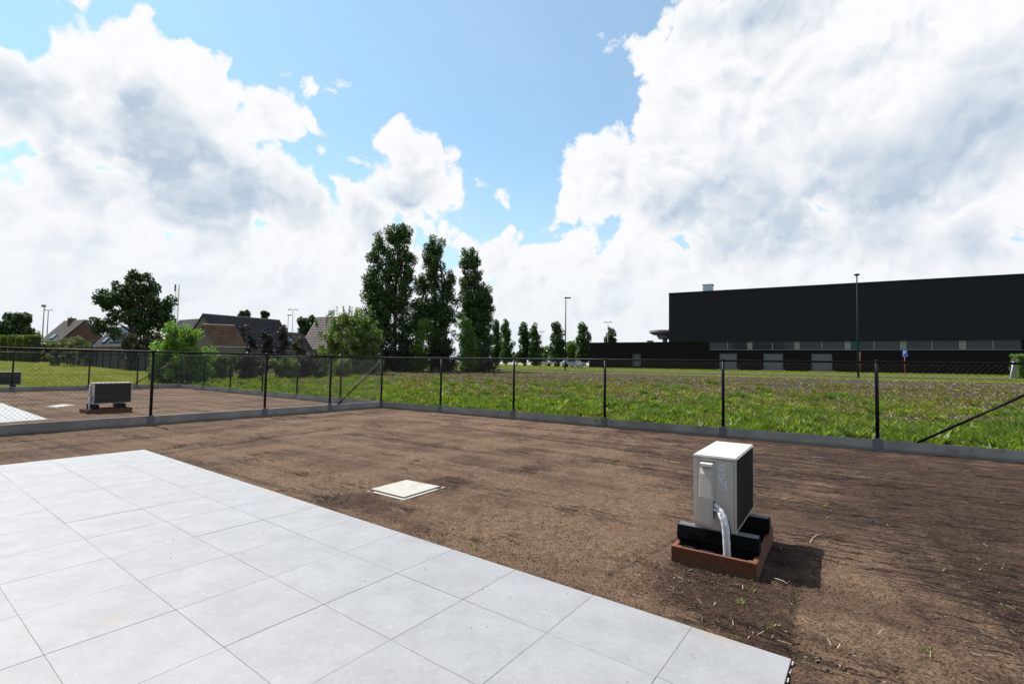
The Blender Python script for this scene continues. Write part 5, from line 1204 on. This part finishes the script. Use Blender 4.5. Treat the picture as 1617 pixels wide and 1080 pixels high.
# olive, drying weeds over the whole field
k = (rng.random(len(x)) < 0.9 * np.clip(pat_ * 2.6 - 0.95, 0.08, 1) * np.clip(1.35 - d / 34, 0.35, 1)) & ~lawn_side & (d < 38) & (d > 0.6); x2, y2, d2_ = x[k], y[k], d[k]
blades('drying_weeds', tz3(x2, y2, -0.02), 7, 0.07 + 0.11 * rng.random(len(x2)), 0.018, M_weed2, 0.12, 0.9, wide=True)
# taller single clumps
cl = [(1125, 606, .42), (1378, 640, .30), (968, 640, .36), (1580, 700, .50), (1612, 690, .55), (1548, 706, .4), (560, 598, .5), (575, 606, .45), (1210, 620, .25), (890, 650, .25), (1200, 655, .3), (1470, 690, .32), (1400, 672, .3), (1060, 650, .35), (745, 640, .3), (1300, 660, .3), (840, 648, .35)]
px_ = np.array([hit(a, b)[:] for a, b, _ in cl]); hh_ = np.array([c[2] for c in cl]) * 0.9
Pc = np.repeat(px_, 16, 0); Pc[:, 0] += rng.normal(0, 0.14, len(Pc)); Pc[:, 1] += rng.normal(0, 0.16, len(Pc)); hc = np.repeat(hh_, 16) * (0.6 + 0.5 * rng.random(len(Pc))); k = outside_dist(Pc[:, 0], Pc[:, 1]) > 0.5; Pc, hc = Pc[k], hc[k]
blades('leafy_clumps', Pc, 16, hc, 0.012, M_grassb, 0.09, 0.6); blades('broad_leaves_in_clumps', Pc, 5, hc * 0.7, 0.03, M_weed, 0.1, 0.8, wide=True)
# yellow green mat at the right
gx, gy = hit(1500, 652)[:2]; q = rng.normal(0, 1, (900, 2)) * np.array([1.1, 0.55]); q = q @ np.array([[math.cos(R(-30)), math.sin(R(-30))], [-math.sin(R(-30)), math.cos(R(-30))]])
blades('yellow_green_mat', tz3(gx + q[:, 0], gy + q[:, 1], -0.02), 9, 0.06 + 0.06 * rng.random(900), 0.02, M_lawnb, 0.08, 1.0, wide=True)
# maize stubble: upright stalk stumps in rows, and straw lying about
N = 16000; r = 10 * (55 / 10) ** (rng.random(N) ** 0.8); a = (rng.random(N) * 2 - 1) * R(49); X_ = r * np.sin(a); Y_ = r * np.cos(a)
ca_, sa_ = math.cos(R(-32)), math.sin(R(-32)); U_ = X_ * ca_ + Y_ * sa_; V2 = -X_ * sa_ + Y_ * ca_; V2 = np.round(V2 / 0.75) * 0.75 + rng.normal(0, 0.05, N)
X_ = U_ * ca_ - V2 * sa_; Y_ = U_ * sa_ + V2 * ca_; D_ = outside_dist(X_, Y_); k = (D_ > 0.8) & (D_ < 38.5) & (X_ + 0.62 * Y_ > 0); X_, Y_ = X_[k], Y_[k]
blades('stubble_stalks', tz3(X_, Y_, -0.02), 3, 0.12 + 0.16 * rng.random(len(X_)), 0.007, M_straw, 0.02, 0.25)
N = 30000; x, y, d = seg_sample(N, 9.5, 58, 0.9); k = (d > 0.5) & (d < 39) & (x + 0.62 * y > 0) & (rng.random(len(x)) < 0.25 + 0.75 * (vnoise(x * 0.7, y * 0.7, 41) > 0.5)); x, y = x[k], y[k]; n = len(x)
P = tz3(x, y, 0.015 + 0.05 * 1.0); P[:, 2] = terrain(x, y) + 0.02 + 0.05 * rng.random(n); a = rng.random(n) * 6.283; L_ = 0.03 + 0.10 * rng.random(n) ** 2; wv = 0.006 + 0.009 * rng.random(n)
dx = np.stack([np.cos(a) * L_, np.sin(a) * L_, rng.normal(0, 0.02, n)], 1); sx_ = np.stack([-np.sin(a) * wv, np.cos(a) * wv, rng.normal(0, 0.004, n)], 1)
V = np.stack([P - dx - sx_, P + dx - sx_, P + dx + sx_, P - dx + sx_], 1).reshape(-1, 3); tag(mesh_np('straw_litter', V, np.arange(n * 4).reshape(n, 4), M_straw), kind='stuff')
# mown lawn beyond the far side fence, and the verge before the hall
x = -12 - 50 * rng.random(60000); y = 18 + 50 * rng.random(60000); d = outside_dist(x, y); k = (d > 0.1) & (np.abs(x / y) < 1.15) & (rng.random(len(x)) < np.clip(26 / y, 0, 1) ** 1.6); x, y = x[k], y[k]
blades('mown_lawn', tz3(x, y, -0.02), 6, 0.05 + 0.05 * rng.random(len(x)) + 0.05 * (vnoise(x * .8, y * .8, 51) > 0.6), 0.012, M_lawnb, 0.16, 0.7)
x = -8 + 90 * rng.random(26000); d = 40.5 + 30 * rng.random(26000) ** 1.5; y = P0[1] + (x - P0[0]) * UR[1] / UR[0] + d / 0.84; k = (y > 30) & (np.abs(x / y) < 1.15); x, y = x[k], y[k]
blades('verge_grass', tz3(x, y, -0.02), 4, 0.08 + 0.08 * rng.random(len(x)), 0.018, M_lawnb, 0.3, 0.6)
# small sprouts and straws on the raked soil
sp_ = [(272, 732), (735, 770), (745, 866), (1158, 1006), (1210, 990), (1222, 948), (1390, 790), (1292, 792), (1595, 962), (1165, 950), (1185, 935), (500, 790), (1298, 800), (608, 792), (430, 768), (1462, 1028)]
sp_ = np.array([flat(a, b)[:] for a, b in sp_]); sp_ = np.repeat(sp_, 3, 0) + rng.normal(0, 0.015, (48, 3)) * np.array([1, 1, 0])
blades('soil_sprouts', sp_, 5, 0.012 + 0.02 * rng.random(48), 0.004, M_weed, 0.02, 1.2, wide=True)
x, y = sample_plot(1500, 2.6, 14); pu_ = (x - TO[0]) * TU[0] + (y - TO[1]) * TU[1]; pv_ = (x - TO[0]) * TV[0] + (y - TO[1]) * TV[1]; k = (outside_dist(x, y) < -0.1) & (pv_ > 3 * TB + 0.03); x, y = x[k], y[k]; n = len(x)
a = rng.random(n) * 6.283; L_ = 0.006 + 0.03 * rng.random(n) ** 3; wv = 0.0018; P = np.stack([x, y, np.full(n, SOIL + 0.016)], 1)
dx = np.stack([np.cos(a) * L_, np.sin(a) * L_, rng.normal(0, 0.003, n)], 1); sx_ = np.stack([-np.sin(a) * wv, np.cos(a) * wv, np.zeros(n)], 1)
V = np.stack([P - dx - sx_, P + dx - sx_, P + dx + sx_, P - dx + sx_], 1).reshape(-1, 3); tag(mesh_np('soil_straws', V, np.arange(n * 4).reshape(n, 4), M_straw), kind='stuff')
# curled root fibres by the unit's shadow
for k, pp in enumerate((((1279, 857), (1283, 849), (1291, 843), (1299, 842)), ((1221, 912), (1229, 914), (1237, 917), (1243, 921)))):
    m = MB(); m.tube([flat(a, b, SOIL + 0.014 + 0.01 * (i in (1, 2))) for i, (a, b) in enumerate(pp)], 0.0022, 5)
    tag(m.build('root_fibre', plain('dry_root', (0.5, 0.42, 0.3), 0.8)), ['pale curled root fibre on the soil above the shadow of the condenser unit', 'pale curled root fibre on the soil below the shadow of the condenser unit'][k], 'root')
print('objects', len(bpy.data.objects), 'tris', sum(len(o.data.loops) - 2 * len(o.data.polygons) for o in bpy.data.objects if o.type == 'MESH'))
